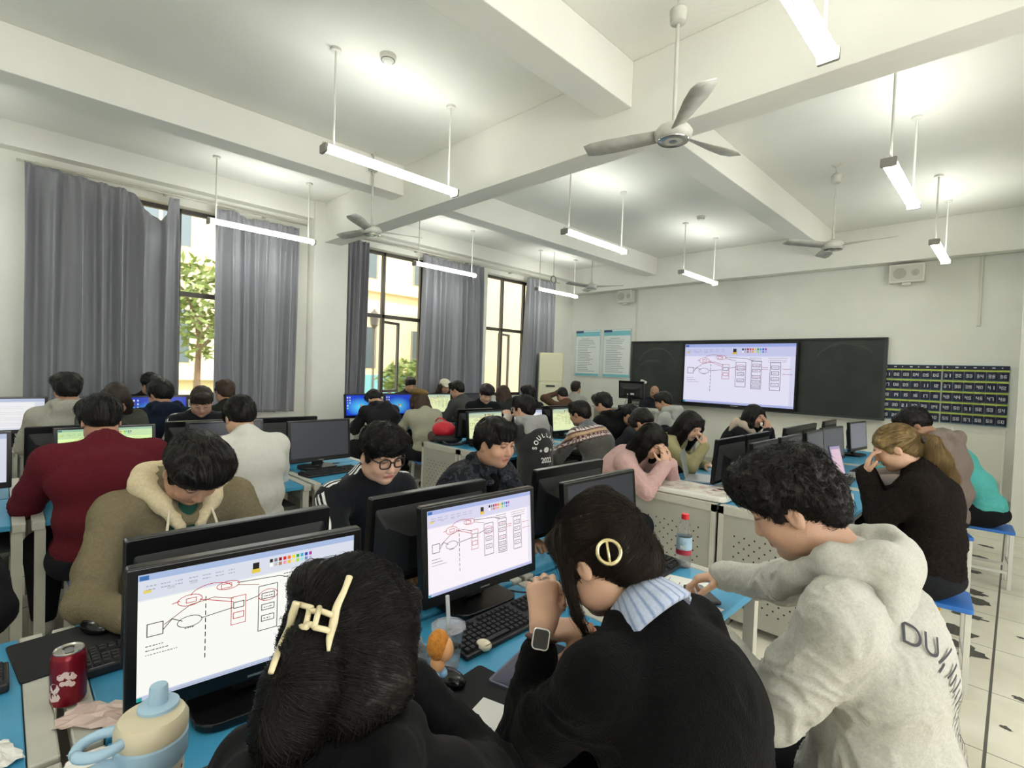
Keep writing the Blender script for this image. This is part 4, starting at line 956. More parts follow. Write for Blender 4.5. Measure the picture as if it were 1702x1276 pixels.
def strands(sdf, V, N, n, flow, length, seg, r0, seed, lift=.002, wave=.003, sel=None, jt=.07):
    """hair strands that ride on an implicit surface: returns quads of thin 3-sided tubes"""
    g = np.random.default_rng(seed); idx = np.arange(len(V)) if sel is None else np.nonzero(sel)[0]
    if len(idx) == 0: return None
    st = g.choice(idx, n); P = V[st] + g.normal(size=(n,3))*.002; L = length*(.6+.6*g.random(n)); off = lift*(g.random(n)*1.5-.2) + lift*1.6*(g.random(n) > .95)
    pts = [P.copy()]; ph = g.random(n)*6.28; jit = g.normal(size=(n,3))*jt
    for k in range(seg):
        G = sdf.grad(P); D = flow(P)+jit; D = D - G*(D*G).sum(1,keepdims=True); D /= np.linalg.norm(D,axis=1,keepdims=True)+1e-9
        P = P + D*(L/seg)[:,None]; d = sdf.ev(P); fr = (k+1)/seg
        tgt = off + lift*1.2*fr*fr; c = np.clip(d-tgt, -.01, .01); P = P - G*c[:,None]
        S_ = np.cross(G, D); P = P + S_*(wave*np.sin(ph+k*1.3))[:,None]/seg*2
        pts.append(P.copy())
    pts = np.stack(pts, 1); K = seg+1; T = np.gradient(pts, axis=1); T /= np.linalg.norm(T,axis=2,keepdims=True)+1e-9
    A = np.cross(T, np.array([.3,.2,.93])); A /= np.linalg.norm(A,axis=2,keepdims=True)+1e-9; Bn = np.cross(T, A)
    rr_ = r0*(1-.85*(np.linspace(0,1,K)**2))[None,:,None]*(.7+.6*g.random((n,1,1)))
    VV = np.stack([pts + rr_*(A*math.cos(a)+Bn*math.sin(a)) for a in (0, 2.094, 4.189)], 2)      # n,K,3,3
    idx = np.arange(n*K*3).reshape(n,K,3); Q = []
    for j in range(3): Q.append(np.stack([idx[:,:-1,j], idx[:,:-1,(j+1)%3], idx[:,1:,(j+1)%3], idx[:,1:,j]], -1).reshape(-1,4))
    return VV.reshape(-1,3), np.concatenate(Q)
def rotm(yaw=0, pitch=0, roll=0):
    """head frame: x right, y forward, z up. pitch>0 looks down, yaw>0 turns left"""
    cy_, sy_ = math.cos(yaw), math.sin(yaw); cp, sp_ = math.cos(-pitch), math.sin(-pitch); cr, sr = math.cos(roll), math.sin(roll)
    Rz = np.array([[cy_,-sy_,0],[sy_,cy_,0],[0,0,1]]); Rx = np.array([[1,0,0],[0,cp,-sp_],[0,sp_,cp]]); Ry = np.array([[cr,0,sr],[0,1,0],[-sr,0,cr]])
    return Rz@Rx@Ry
def head_sdf(fem=False, fat=1.0):
    s = Sdf(); f = fat
    s.ell((0,-.012,.032), (.074,.094,.085), k=.02)
    s.ell((0,.022,-.02), (.064*f,.068,.085), k=.03)
    s.cap((-.035*f,.03,-.062), (.035*f,.03,-.062), .03*f, k=.03)
    s.ell((0,.058,-.088), (.024*f,.024,.020), k=.028)                      # chin
    for q in (-1,1):
        s.ell((q*.036*f,.058,-.028), (.026*f,.026,.024), k=.022)            # cheek
        s.ell((q*.045*f,.0,-.06), (.022*f,.035,.03), k=.03)                 # jaw corner
        s.ell((q*.031,.098,.012), (.0185,.017,.0125), k=.012, op='s')        # eye socket
        s.ell((q*.031,.0785,.0105), (.0135,.0125,.0105), k=.004)              # eyelid/ball
        s.cap((q*.018,.089,.027), (q*.043,.080,.028), .006, .005, k=.012)   # brow ridge
        s.ell((q*.0765,-.004,-.006), (.0085,.018,.030), R=rotm(0,.15,q*-.12), k=.006)   # ear
        s.ell((q*.0835,.003,-.002), (.004,.009,.016), k=.006, op='s')
        s.ell((q*.010,.093,-.031), (.0085,.0085,.0075), k=.008)                # nostril wing
    s.cap((0,.086,.014), (0,.101,-.024), .0075, .0105, k=.014)               # nose
    s.cap((-.014,.083,-.0535), (.014,.083,-.0535), .0068, k=.007); s.cap((-.012,.0815,-.0635), (.012,.0815,-.0635), .0075, k=.006)
    s.cap((-.018,.0925,-.0585), (.018,.0925,-.0585), .0022, k=.004, op='s')
    s.ell((0,.088,-.045), (.004,.004,.006), k=.006, op='s')
    s.ell((0,.082,-.072), (.016,.008,.004), k=.008, op='s')
    return s
SKIN = {'light':np.array(srgb('C9A188')), 'mid':np.array(srgb('B48A70')), 'tan':np.array(srgb('A27C62'))}
skin_m = mat('skin', attr='Col', rough=.48, spec=.4, bump=.08, bscale=260)
MATS['skin'].node_tree.nodes['Principled BSDF'].inputs['Subsurface Weight'].default_value = .06
MATS['skin'].node_tree.nodes['Principled BSDF'].inputs['Subsurface Radius'].default_value = (.012,.005,.003)
def hair_mat(name, col, rough=.5):
    m = mat(name, col, rough, spec=.3, noise=.35, nscale=40, bump=.35, bscale=90, stretch=(1,1,.15)); return m
H_BLACK = hair_mat('hair_black', '15120F'); H_DKBR = hair_mat('hair_dark_brown', '2A201A'); H_BLOND = hair_mat('hair_dyed_blond', '867049', .5); H_BRN = hair_mat('hair_brown','3A2A20')
def hand(s, W, d, up, side, curl=(.5,.5,.5,.5), spread=.06, sc=1.0, thumb=.4, kk=.006):
    """W wrist, d direction to fingers, up = back of hand, side=+1 right hand. adds palm, four fingers and a thumb"""
    d = nrm(d); up = nrm(up - d*np.dot(up,d)); lat = np.cross(d, up)*side      # lat points to the little finger side
    lat = lat if side else lat
    W = np.array(W, float)
    L = [(.088,.042,.025,.019),(.092,.046,.028,.020),(.087,.043,.026,.019),(.080,.034,.020,.017)]
    off = [-.030,-.010,.010,.028]; rad = [.0088,.0090,.0085,.0075]
    for i in range(4):
        K = W + d*L[i][0]*sc*.92 + lat*off[i]*sc
        s.cap(W + lat*off[i]*.55*sc, K, .0135*sc, .0112*sc, k=.016)
        a = 0; p = K; dirn = d + lat*(off[i]*spread*30)
        dirn = nrm(dirn)
        for j in range(3):
            a += curl[i]*(.9,1.25,.85)[j]
            dd = dirn*math.cos(a) - up*math.sin(a); q = p + dd*L[i][j+1]*sc; s.cap(p, q, rad[i]*sc*(1-.08*j), rad[i]*sc*(1-.08*(j+1)), k=kk); p = q
    b = W - lat*.020*sc + d*.012*sc - up*.006*sc; td = nrm(d*.75 - lat*.75 - up*(.25+.3*thumb)); s.cap(b, b+td*.045*sc, .015*sc, .0115*sc, k=.014)
    p = b+td*.045*sc; td2 = nrm(td + d*.5*thumb + lat*.6*thumb); s.cap(p, p+td2*.032*sc, .0108*sc, .0095*sc, k=kk); p = p+td2*.032*sc
    td3 = nrm(td2 + lat*.5*thumb - up*.2*thumb); s.cap(p, p+td3*.026*sc, .0095*sc, .0078*sc, k=kk)
def ik(S_, W, a, b, pole):
    d = W-S_; L = min(np.linalg.norm(d), (a+b)*.985); u = nrm(d); W2 = S_+u*L
    c = (a*a-b*b+L*L)/(2*L); h = math.sqrt(max(a*a-c*c, 1e-6)); p = np.array(pole, float); p = nrm(p-u*p.dot(u)); return S_+u*c+p*h, W2
# ================================================================== PEOPLE
fabric_cache = {}
def cloth(name, col, rough=.85, noise=.12, nscale=120, bump=.35, bscale=420, sheen=.0, spec=.12, **k): return mat('cloth_'+name, col, rough, spec=spec, noise=noise, nscale=nscale, bump=bump, bscale=bscale, sheen=sheen, **k)
stool_m = mat('stool_white_steel','D5D4CB',.4); stool_s = mat('stool_blue_seat','2F6FC4',.45)
STOOL0 = None
def stool(x, y, rz, label, h=.45):
    global STOOL0
    if STOOL0 is None:
        t = thing('stool', label, 'stool'); STOOL0 = t
        MB().rbox((0,0,h-.012),(.30,.36,.024),.02).obj('seat', t, stool_s, bevel=.004)
        for a in (-1,1):
            for b in (-1,1): MB().box((a*.13-.0125,b*.16-.0125,0),(a*.13+.0125,b*.16+.0125,h-.024)).obj('leg', t, stool_m, bevel=.002)
        for a in (-1,1): MB().box((a*.13-.01,-.15,.12),(a*.13+.01,.15,.14)).obj('crossbar', t, stool_m)
        for b in (-1,1): MB().box((-.12,b*.16-.01,.18),(.12,b*.16+.01,.2)).obj('crossbar', t, stool_m)
    else: t = dup(STOOL0)
    t.location = (x,y,0); t.rotation_euler = (0,0,rz); t['label'] = label; t['category'] = 'stool'; t['group'] = 'stools under the seated people'; return t
def person(label, head, face, hyaw=0, hpitch=.5, hroll=0, top=None, topmat=None, hair='short', hairmat=None, res=.012, hres=None,
           lean=None, hands=None, handpose=None, bulk=1.0, fem=False, fat=1.0, skin='mid', hood=None, trousers='1E2024', folds=.006,
           short_sleeve=False, stand=False, seated_z=.45, name='person', twist=0, poles=None, strand_n=0, seed=0, long_back=True, extra=None,
           topcol=None, sleeve=1.0, sh=.0, hs=1.0, collar=None, stool_label=None, spine_back=.05, armr=1.0, cuff=.0, facecol=True, torso_l=.50, no_stool=False, neck_dz=0, neck_dy=0, pelvis=None, shade_top=None, hairargs=None, body_res=None):
    """face = world angle (deg) the body looks towards; head = world position of the head centre"""
    A = math.radians(face) - PI/2                     # local +y looks along face
    c_, s_ = math.cos(A), math.sin(A); Rw = np.array([[c_,-s_,0],[s_,c_,0],[0,0,1]])
    head = np.array(head, float); root0 = np.array([head[0], head[1], 0.])
    Hd = np.array([0, 0, head[2]])                    # local head centre for now; pelvis goes behind it
    RH = rotm(hyaw, hpitch, hroll)
    Nk = Hd + RH@np.array([0,-.035,-.085])*hs + np.array([0,-.045+neck_dy,-.050+neck_dz])       # base of neck (C7)
    pz = (seated_z+.115) if not stand else .93
    if pelvis is None:
        dz = Nk[2]-pz; hh = math.sqrt(max(torso_l**2-dz**2, .0025)); Pv = Nk + np.array([0,-hh,-dz]); 
    else: Pv = np.array([pelvis[0], pelvis[1], pz])
    off = np.array([Pv[0], Pv[1], 0]); Hd -= off; Nk -= off; Pv = Pv - off
    rootw = root0 + Rw@off
    b = bulk; up = nrm(Nk-Pv); bk = nrm(np.cross(up, [1,0,0]))      # bk: backwards (-y)
    if bk[1] > 0: bk = -bk
    def sp(t): return Pv + (Nk-Pv)*t + bk*spine_back*math.sin(PI*t)
    tw = math.radians(twist); X = np.array([math.cos(tw), math.sin(tw), 0])
    RT = lambda t: np.stack([X, np.cross(nrm(sp(min(t+.05,1))-sp(t-.05)), X), nrm(sp(min(t+.05,1))-sp(t-.05))], 1)
    shw = (.158 if fem else .178)*b**.6 + sh; SH = Nk - up*.058
    Sh = [SH - X*shw + np.array([0,.01,-.01]), SH + X*shw + np.array([0,.01,-.01])]       # left(-x), right(+x)
    if hands is None: hands = [(-.15, Nk[1]+.34, DZ+.05), (.15, Nk[1]+.34, DZ+.05)]
    def _cv(q):
        if q is None: return None
        if isinstance(q[0], str): return Rw.T@(np.array(q[1:], float)-root0)-off if q[0] == 'w' else Hd+np.array(q[1:], float)
        return np.array(q, float)
    hands = [_cv(q) for q in hands]
    if any(q is None for q in hands): hands = [np.array([(-1,1)[i]*.25, .22, .62]) if q is None else q for i,q in enumerate(hands)]
    # hands given in head-relative local coordinates when tagged by head_hands
    poles = poles or [(-.6,-.3,-1),(.6,-.3,-1)]
    if handpose is None: handpose = [dict(), dict()]
    la, lb = .275*(1 if not fem else .94), .245*(1 if not fem else .94)
    El, Wr = [], []
    for i in range(2):
        e, w_ = ik(Sh[i], hands[i], la, lb, poles[i]); El.append(e); Wr.append(w_)
    # ---------- skin body (one continuous surface)
    body = Sdf()
    hdS = head_sdf(fem, fat).xf(RH*1.0, Hd)
    if hs != 1.0:
        hh_ = head_sdf(fem, fat); 
        for q_ in range(len(hh_.p)):
            q = list(hh_.p[q_]); q[1] = q[1]*hs; q[2] = q[2]*hs if q[0] == 'c' else q[2]; q[3] = q[3]*hs
            if q[0] == 'c': q[4] *= hs
            q[7] = q[7]*hs; q[8] *= hs; hh_.p[q_] = tuple(q)
        hdS = hh_.xf(RH, Hd)
    body.merge(hdS)
    hb = Hd + RH@np.array([0,-.025,-.055])*hs
    body.cap(Nk, hb, .056*(.88 if fem else 1)*(.5+.5*fat), .052*(.88 if fem else 1), k=.03)
    body.chain([sp(.05), sp(.35), sp(.6), sp(.85)], [.085*b]*4, k=.05); body.cap(Sh[0], Sh[1], .045, k=.05)
    for i in range(2):
        body.chain([Sh[i], El[i], Wr[i]], [.045, .038, .026], k=.02)
        hp = dict(dir=None, up=(0,0,1), curl=(.45,.5,.5,.55), spread=.05, thumb=.4); hp.update(handpose[i])
        d = np.array(hp['dir'], float) if hp['dir'] is not None else nrm(Wr[i]-El[i])*.6+np.array([0,.6,-.15])
        hand(body, Wr[i], d, np.array(hp['up'], float), (-1,1)[i], hp['curl'], hp['spread'], (.94 if fem else 1.0)*hp.get('sc',1), hp['thumb'])
    hip = [Pv+np.array([q*.09*b,0,-.02]) for q in (-1,1)]
    if stand: kn = [Pv+np.array([q*.1,.02,-.43]) for q in (-1,1)]; an = [Pv+np.array([q*.1,-.02,-.85]) for q in (-1,1)]
    else: kn = [np.array([q*.15*b,.43,.50]) for q in (-1,1)]; an = [np.array([q*.15*b,.44,.09]) for q in (-1,1)]
    for i in range(2): body.chain([hip[i], kn[i], an[i]], [.07,.05,.035], k=.03); body.cap(an[i]-[0,.02,.03], an[i]+[0,.12,-.055], .034,.025,k=.02)
    V, Q = body.mesh(body_res or hres or res, 1)
    sk = SKIN[skin]; col = np.tile(sk, (len(V),1)); L = ((V-Hd)@RH)/hs
    ln = fbm(V*40, 3)[:,None]*.035; col = col*(1+ln)
    def paint_(m_, c, a=1.0): m_ = np.clip(m_,0,1)[:,None]*a; return col*(1-m_)+np.array(srgb(c))*m_
    isH = np.linalg.norm(L, axis=1) < .16
    if facecol:
        sm_ = lambda d, w_: np.clip(.5-d/w_, 0, 1)*isH
        for q in (-1,1):
            ex = (L[:,0]-q*.031)/.0155; slit = .0025 + (.0055 if hpitch < .3 else .0)*0
            d = np.abs(L[:,2]-.0095-.002*(1-ex*ex)) - .0035*np.sqrt(np.clip(1-ex*ex,0,1)); fr = (L[:,1] > .07)
            col = paint_(sm_(d, .003)*fr*(np.abs(ex)<1), '1A1310', .9)
            bx = (L[:,0]-q*.031)/.021; d = np.abs(L[:,2]-(.0285-.004*bx*bx+.0015*bx*q)) - .0035*np.clip(1.15-np.abs(bx),0,1)
            col = paint_(sm_(d, .003)*(L[:,1] > .055)*(np.abs(bx)<1.15), '241A15', .85)
            d = np.linalg.norm((L-np.array([q*.04,.07,-.03]))/np.array([1,1,1]),axis=1)-.018; col = paint_(sm_(d,.03), 'C4785E', .28)
            d = np.hypot(L[:,0]-q*.0065, L[:,2]+.037)-.0022; col = paint_(sm_(d,.003)*(L[:,1]>.085), '3A211A', .8)
        lx = L[:,0]/.024; d = np.abs(L[:,2]+.0585)-.0105*np.clip(1-lx*lx,0,1); col = paint_(sm_(d,.004)*(L[:,1]>.066)*(np.abs(lx)<1), 'A85A4E', .7)
        d = np.abs(L[:,2]+.0585)-.0012; col = paint_(sm_(d,.002)*(L[:,1]>.066)*(np.abs(lx)<.95), '4A2220', .8)
    root = np_obj(name, V, Q, skin_m, None, col); root.location = (rootw[0], rootw[1], 0); root.rotation_euler = (0,0,A)
    tag(root, label, 'person')
    # ---------- garment
    top_ = Sdf(); k=.05
    top_.ell(sp(.04), (.172*b,.135*b,.13), RT(.06), k=k); top_.ell(sp(.33), (.165*b,.13*b,.15), RT(.33), k=k); top_.ell(sp(.66), (.178*b+sh*.6,.13*b,.16), RT(.66), k=k)
    top_.cap(Sh[0]+X*.01, Sh[1]-X*.01, .056*b**.5, k=.06)
    for i in range(2): top_.cap(Nk-up*.02, Sh[i]*.85+Nk*.15+up*.008, .056, .050*b**.5, k=.05); top_.cap(sp(.82), Nk-up*.02, .1*b, .065, k=.06)
    for i in range(2):
        r1, r2, r3 = (.057*b**.6*armr, .052*b**.6*armr, .042*armr)
        top_.cap(Sh[i], Sh[i]*.35+El[i]*.65, r1, r2*1.05, k=.045)
        top_.cap(Sh[i]*.35+El[i]*.65, El[i], r2*1.05, r2, k=.03)
        we = El[i] + (Wr[i]-El[i])*(.97*sleeve if sleeve < 1 else .97)
        if not short_sleeve:
            top_.cap(El[i], we, r2, r3, k=.03)
            if cuff: top_.cap(we-(we-El[i])*.12, we, r3*.95+cuff*.3, r3*.9, k=.01)
    hd = RH[:,1]
    nb = Nk + np.array([0,.02,.0])
    if hood == 'none_collar': pass
    elif hood is not None:
        u2 = nrm(hb-Nk)
        for q in (-1,1):
            pts = [Nk+np.array([0,-.085,.02]), Nk+np.array([q*.075,-.06,.035]), Nk+np.array([q*.098,.02,.02]), Nk+np.array([q*.07,.09,-.035]), Nk+np.array([q*.02,.125,-.09])]
            top_.chain(pts, [.038,.038,.034,.028,.02], k=.025)
        if hood != 'thin': top_.ell(Nk+np.array([0,-.115,-.02]), (.115,.06,.10), rotm(0,-.5), k=.03); top_.ell(Nk+np.array([0,-.085,.075]), (.07,.035,.04), rotm(0,-.3), k=.02, op='s')
    elif collar == 'high':
        for z,r_ in ((.0,.072),(.03,.066)): top_.cap(Nk+u_(0,z), Nk+u_(.015,z+.02), r_, r_-.004, k=.02)
        top_.cap(hb+(hb-Nk)*.1, hb+(hb-Nk)*.6, .058,.062,k=.01,op='s')
    else:
        u2 = nrm(hb-Nk); top_.cap(Nk, Nk+u2*.035, .068, .061, k=.03)
        top_.cap(Nk+u2*.055, Nk+u2*.2, .05, .06, k=.012, op='s')
    if top is not None: top(locals())
    V, Q = top_.mesh(res, 1); N = vnormals(V, Q)
    # folds: gathered around elbows, waist and armpits
    w1 = np.zeros(len(V))
    for i in range(2): w1 += np.exp(-(np.linalg.norm(V-El[i],axis=1)/.11)**2) + .7*np.exp(-(np.linalg.norm(V-Sh[i]-[0,.04,-.08],axis=1)/.1)**2)
    w1 += .8*np.exp(-((V@up-(sp(.12)@up))/.1)**2) + .35
    ax = nrm(np.array([.3,.2,1.0])); S1 = V*np.array([9,9,20]); S1[:,2] += fbm(V*6, seed)*3
    rdg = 1-np.abs(vnoise(S1*1.5, seed+5))*2.2; dsp = folds*np.clip(w1,0,1.3)*(.62*rdg*np.clip(rdg,0,1) + .45*fbm(S1*.9, seed+6, 2) - .1)
    V = V + N*dsp[:,None]; V = relax(V, Q, .35)
    topmat_ = topmat if topmat is not None else cloth('grey','55565A')
    tc = topcol(V, locals()) if topcol is not None else None
    to = np_obj('garment', V, Q, topmat_, root, tc if isinstance(tc, np.ndarray) else None, tc if isinstance(tc, dict) else None)
    # ---------- trousers and shoes
    tr = Sdf(); tr.ell(Pv+np.array([0,-.01,-.02]), (.165*b,.135*b,.095), k=.05)
    for i in range(2): tr.chain([hip[i], kn[i], an[i]+np.array([0,0,.03])], [.092*b,.072*b,.056], k=.03)
    V, Q = tr.mesh(max(res,.014), 1); 
    V[:,2] = np.where((V[:,2] < seated_z+.002) & (V[:,1] < .2) & (V[:,2] > .38), seated_z+.002, V[:,2]) if not stand else V[:,2]
    np_obj('trousers', V, Q, cloth('trousers_'+trousers, trousers, bump=.2), root)
    for i in range(2):
        shs = Sdf(); a = an[i]; shs.cap(a+[0,-.02,-.03], a+[0,.13,-.05], .042,.036,k=.02); shs.cap(a+[0,0,.0], a+[0,0,-.04], .045,.045,k=.02)
        V, Q = shs.mesh(.014, 1); V[:,2] = np.maximum(V[:,2], a[2]-.088); np_obj('shoe', V, Q, mat('shoe_light','C9C7C0',.6) if (seed%2) else mat('shoe_dark','2A2A2C',.6), root)
    # ---------- hair
    hs_df = build_hair(hair, root, Hd, RH, hs, hairmat or H_BLACK, hres or res, strand_n, seed, w2h=lambda p: ((Rw.T@(np.array(p)-rootw))-Hd)@RH/hs, **(hairargs or {}))
    if not stand and not no_stool:
        stool(rootw[0], rootw[1], A, stool_label or 'stool under the '+' '.join(label.split()[:13]).rstrip(','))
    ctx = dict(root=root, Hd=Hd, RH=RH, Nk=Nk, Pv=Pv, Sh=Sh, El=El, Wr=Wr, sp=sp, up=up, A=A, rootw=rootw, Rw=Rw, hb=hb, garment=to, top_=top_, b=b, hair=hs_df, hs=hs)
    if extra is not None: extra(ctx)
    return ctx
def u_(y, z): return np.array([0, y, z])
def build_hair(style, root, Hd, RH, hs, m, h, sn, seed, fringe=1.0, vol=1.0, length=.3, side=1, gather=None, part=0., tail=None, front=True, w2h=None, slen=None, curl=0):
    if style == 'bald':
        return
    s = Sdf(); v = vol; h = min(h, .010)
    if style in ('short','fluffy','bowl','curly'):
        s.ell((0,-.018,.040), (.083*v,.104*v,.092*v), k=.02)
        s.ell((0,-.07,-.012), (.062*v,.038*v,.05), k=.03)                       # nape
        s.cap((-.02,.065,.098), (.02,.065,.098), .025*v, k=.03) 
        if style in ('fluffy','curly','bowl'):
            s.ell((0,.02,.085*v), (.088*v,.095*v,.055*v), k=.03)
            for q in (-1,1): s.ell((q*.052*v,.03,.075*v), (.04*v,.055,.042*v), k=.02)
        for q in (-1,1): s.cap((q*.074,.02,.03), (q*.074,.03,.0), .012*v, .006, k=.015)     # sideburn
        s.ell((0,.128,-.022), (.066,.085,.068-.012*fringe), k=.015, op='s')
        if fringe > .3:
            for q in np.linspace(-.05,.05,5): s.cap((q*.9,.062,.1), (q*1.05,.088-.25*abs(q),.1-.058*fringe), .016, .007, k=.014)
        for q in (-1,1): s.ell((q*.095,.0,-.02), (.028,.03,.042), k=.012, op='s')
        flow = lambda P: np.stack([P[:,0]*2.5, .6+0*P[:,0], -.35-3*np.maximum(.03-P[:,2],0)], 1) if style != 'curly' else fbm3(P)
        fl = lambda P: np.stack([P[:,0]*6*(1-part), np.where(P[:,1] > -.04, .8, -.4), np.where(P[:,2] < .06, -1.2, -.1)], 1)
        ln = .055*fringe
    elif style in ('long','bob'):
        s.ell((0,-.015,.035), (.084*v,.104*v,.094*v), k=.02); s.ell((0,-.055,-.04), (.078*v,.055*v,.08), k=.04)
        Lg = length
        for q in (-1,1):
            s.chain([(q*.06,.035,.06), (q*.082,.045,-.0), (q*.078,.035,-.08), (q*.075,.02,-.08-Lg*.4)], [.022,.022,.03,.03*1.0], k=.03)
            s.chain([(q*.06,-.05,-.02), (q*.062,-.06,-.12), (q*.06,-.06,-.1-Lg*.7), (q*.045,-.06,-.1-Lg)], [.04,.045,.042,.02], k=.04)
        s.cap((0,-.075,-.02), (0,-.085,-.1-Lg*.8), .05,.04, k=.04)
        s.ell((0,.125,-.02), (.056,.085,.078), k=.015, op='s')
        if fringe > .3:
            for q in np.linspace(-.045,.045,5): s.cap((q*.8,.065,.1), (q*1.1,.09-.25*abs(q),.095-.06*fringe), .013,.007, k=.012)
        fl = lambda P: np.stack([P[:,0]*5, np.where(P[:,2] > .05, np.where(P[:,1]>.0,.5,-.5), 0), -1.1+0*P[:,0]], 1); ln = .14
    elif style in ('tied','claw','pony'):
        s.ell((0,-.018,.036), (.081*v,.104*v,.092*v), k=.02); s.ell((0,-.06,-.02), (.066*v,.045,.055), k=.03)
        for q in (-1,1): s.cap((q*.06,.05,.07), (q*.074,.025,.0), .016,.010, k=.02)
        s.ell((0,.125,-.018), (.062,.085,.078), k=.015, op='s')
        for q in (-1,1): s.ell((q*.095,.0,-.03), (.028,.032,.042), k=.012, op='s')
        fl = lambda P: np.stack([-P[:,0]*4, -1+0*P[:,0], np.where(P[:,2] > .03, -.2, .3)], 1); ln = .10
    if gather: gather(s, w2h)
    if slen: ln = slen
    R_ = RH; fl0 = fl
    V, Q = s.mesh(h/hs if h < .006 else h, 2); N = vnormals(V, Q)
    ax_ = np.abs(N[:,0]); lat = V[:,0]*(1-ax_) + V[:,1]*ax_; gq = np.stack([lat*85, V[:,1]*9*(1-ax_)+3*fbm(V*12,seed,1), V[:,2]*11], 1)
    d = .0042*(1-np.abs(vnoise(gq, seed))*2) + .002*vnoise(gq*np.array([2.3,1.5,1.5]), seed+2) + (.008 if style in ('fluffy','curly') else .0025)*fbm(V*np.array([24,24,20]), seed+3, 2)
    if style in ('tied','claw','long','bob'): d = d*.45
    if curl: d = d*.5 + curl*(1-2*np.abs(vnoise(V*62+fbm3(V)*1.5, seed+20))) + curl*.6*vnoise(V*110, seed+21); fl0 = lambda P: fbm3(P) + .4*fl(P)
    V = V + N*d[:,None]
    Qs = Q; Vs = V
    if sn:
        mask = s.ev(V*1.0) > -.02
        r = strands(s, V, N, sn, fl0, ln, 6 if ln < .12 else 9, .00055, seed, lift=.0022 if style != 'fluffy' else .004, wave=.0015 if style not in ('curly',) else .012)
        if r is not None: Vs = np.concatenate([V, r[0]]); Qs = np.concatenate([Q, r[1]+len(V)])
        if tail:
            for T_ in tail:
                r = strands(s, V, N, T_[0], T_[1], T_[2], 8, .0006, seed+7, lift=.004, wave=.002, sel=T_[3](V), jt=.05); 
                if r is not None: Qs = np.concatenate([Qs, r[1]+len(Vs)]); Vs = np.concatenate([Vs, r[0]])
    Vw = (Vs*hs)@RH.T + Hd
    np_obj('hair', Vw, Qs, m, root); return s
def fbm3(P): return np.stack([vnoise(P*30,1), vnoise(P*30,2), vnoise(P*30,3)-.3], 1)
# ================================================================== THE CLASS
def loc(ctx, p): return ctx['Rw'].T@(np.array(p, float)-ctx['rootw'])
def hl(ctx, p): return ctx['RH']@np.array(p, float)+ctx['Hd']            # head frame -> person frame
cc = mat('cloth_patterned', attr='Col', rough=.85, noise=.1, nscale=150, bump=.3, bscale=420, sheen=.25)
def wrap_on(ctx, pts, dirn, off=.003, start=.3):
    """drop flat points onto the garment surface along a direction"""
    P = np.array(pts, float) - np.array(dirn)*start; d = nrm(dirn); h = np.zeros(len(P), bool)
    for _ in range(60):
        f = ctx['top_'].ev(P); P = P + d*np.clip(f-off, -.02, .05)[:,None]*.8
    return P
def mk_hood(ctx, m, res=.008, big=1.0, down=0., front=True, bag=True):
    Nk = ctx['Nk']; s = Sdf()
    for q in (-1,1):
        pts = [Nk+u_(-.09*big,.03), Nk+np.array([q*.08*big,-.06,.045]), Nk+np.array([q*.105*big,.02,.03]), Nk+np.array([q*.075,.10,-.03])] + ([Nk+np.array([q*.03,.14,-.10])] if front else [])
        s.chain(pts, [.036*big,.038*big,.036*big,.028,.018][:len(pts)], k=.025)
    if bag:
        bk = nrm(np.cross(ctx['up'],[1,0,0])); bk = -bk if bk[1] > 0 else bk; up = ctx['up']; F_ = np.stack([np.array([1.,0,0]), -bk, up], 1)
        s.ell(Nk-up*.05+bk*.075*big, (.135*big,.048*big,.105*big), F_, k=.04); s.ell(Nk+up*.02+bk*.09*big, (.085,.03,.05), F_, k=.03)
        s.ell(Nk+up*.085+bk*.055, (.065,.028,.045), F_, k=.02, op='s')
    V, Q = s.mesh(res, 1); N = vnormals(V, Q); V = V+N*(.0035*fbm(V*16, 3, 3)+.004*(1-np.abs(vnoise(V*np.array([10,18,26]),8))*2))[:,None]
    return np_obj('hood', V, Q, m, ctx['root'])
def glasses(ctx, col='1C1410', r=.0235, th=.0030, round_=True):
    m = mat('glasses_frame_'+col, col, .3); g = MB(); c = ctx
    def H(p): return hl(c, p)
    for q in (-1,1):
        pts = []
        for a in np.linspace(0, 2*PI, 25): x = math.cos(a); z = math.sin(a); k_ = 1/(abs(x)**3+abs(z)**3)**(1/3); pts.append(H((q*.032+r*x*k_*.97, .101-.35*abs(q*.032+r*x)**2*4, .008+r*.86*z*k_)))
        g.tube(pts, th, 6, cap=False)
        g.tube([H((q*.055,.096,.016)), H((q*.074,.06,.016)), H((q*.079,.0,.012)), H((q*.078,-.018,-.006))], th*.9, 6)
    g.tube([H((-.009,.103,.014)), H((0,.106,.016)), H((.009,.103,.014))], th*.9, 6)
    g.obj('glasses', ctx['root'], m, smooth=True)
    ln = MB()
    for q in (-1,1): ln.quad([H((q*.032+r*.9*math.cos(a), .1, .008+r*.8*math.sin(a))) for a in np.linspace(0,2*PI,16,endpoint=False)])
    ln.obj('lenses', ctx['root'], mat('spectacle_lens','F4F8FA',.02,trans=1.,alpha=.2,ior=1.02,spec=.6))
def hair_hit(c, px, py, lift=.004, d0=.45, d1=1.6):
    """point where the sight line through px,py meets this person's hair, lifted towards the eye"""
    r = CM @ np.array([px-cxp, py-cyp, f_px]); r /= np.linalg.norm(r); E_ = np.array([0,0,EYE]); q = np.linspace(d0, d1, 900)
    P = E_ + q[:,None]*r; L = (P-c['rootw'])@c['Rw']; F = c['hair'].ev((L-c['Hd'])@c['RH']/c['hs']); i = np.argmax(F < 0)
    if F.min() > 0: i = np.argmin(F)
    return L[i] - (c['Rw'].T@r)*lift
near = lambda px, py, z: at(px, py, z=z)
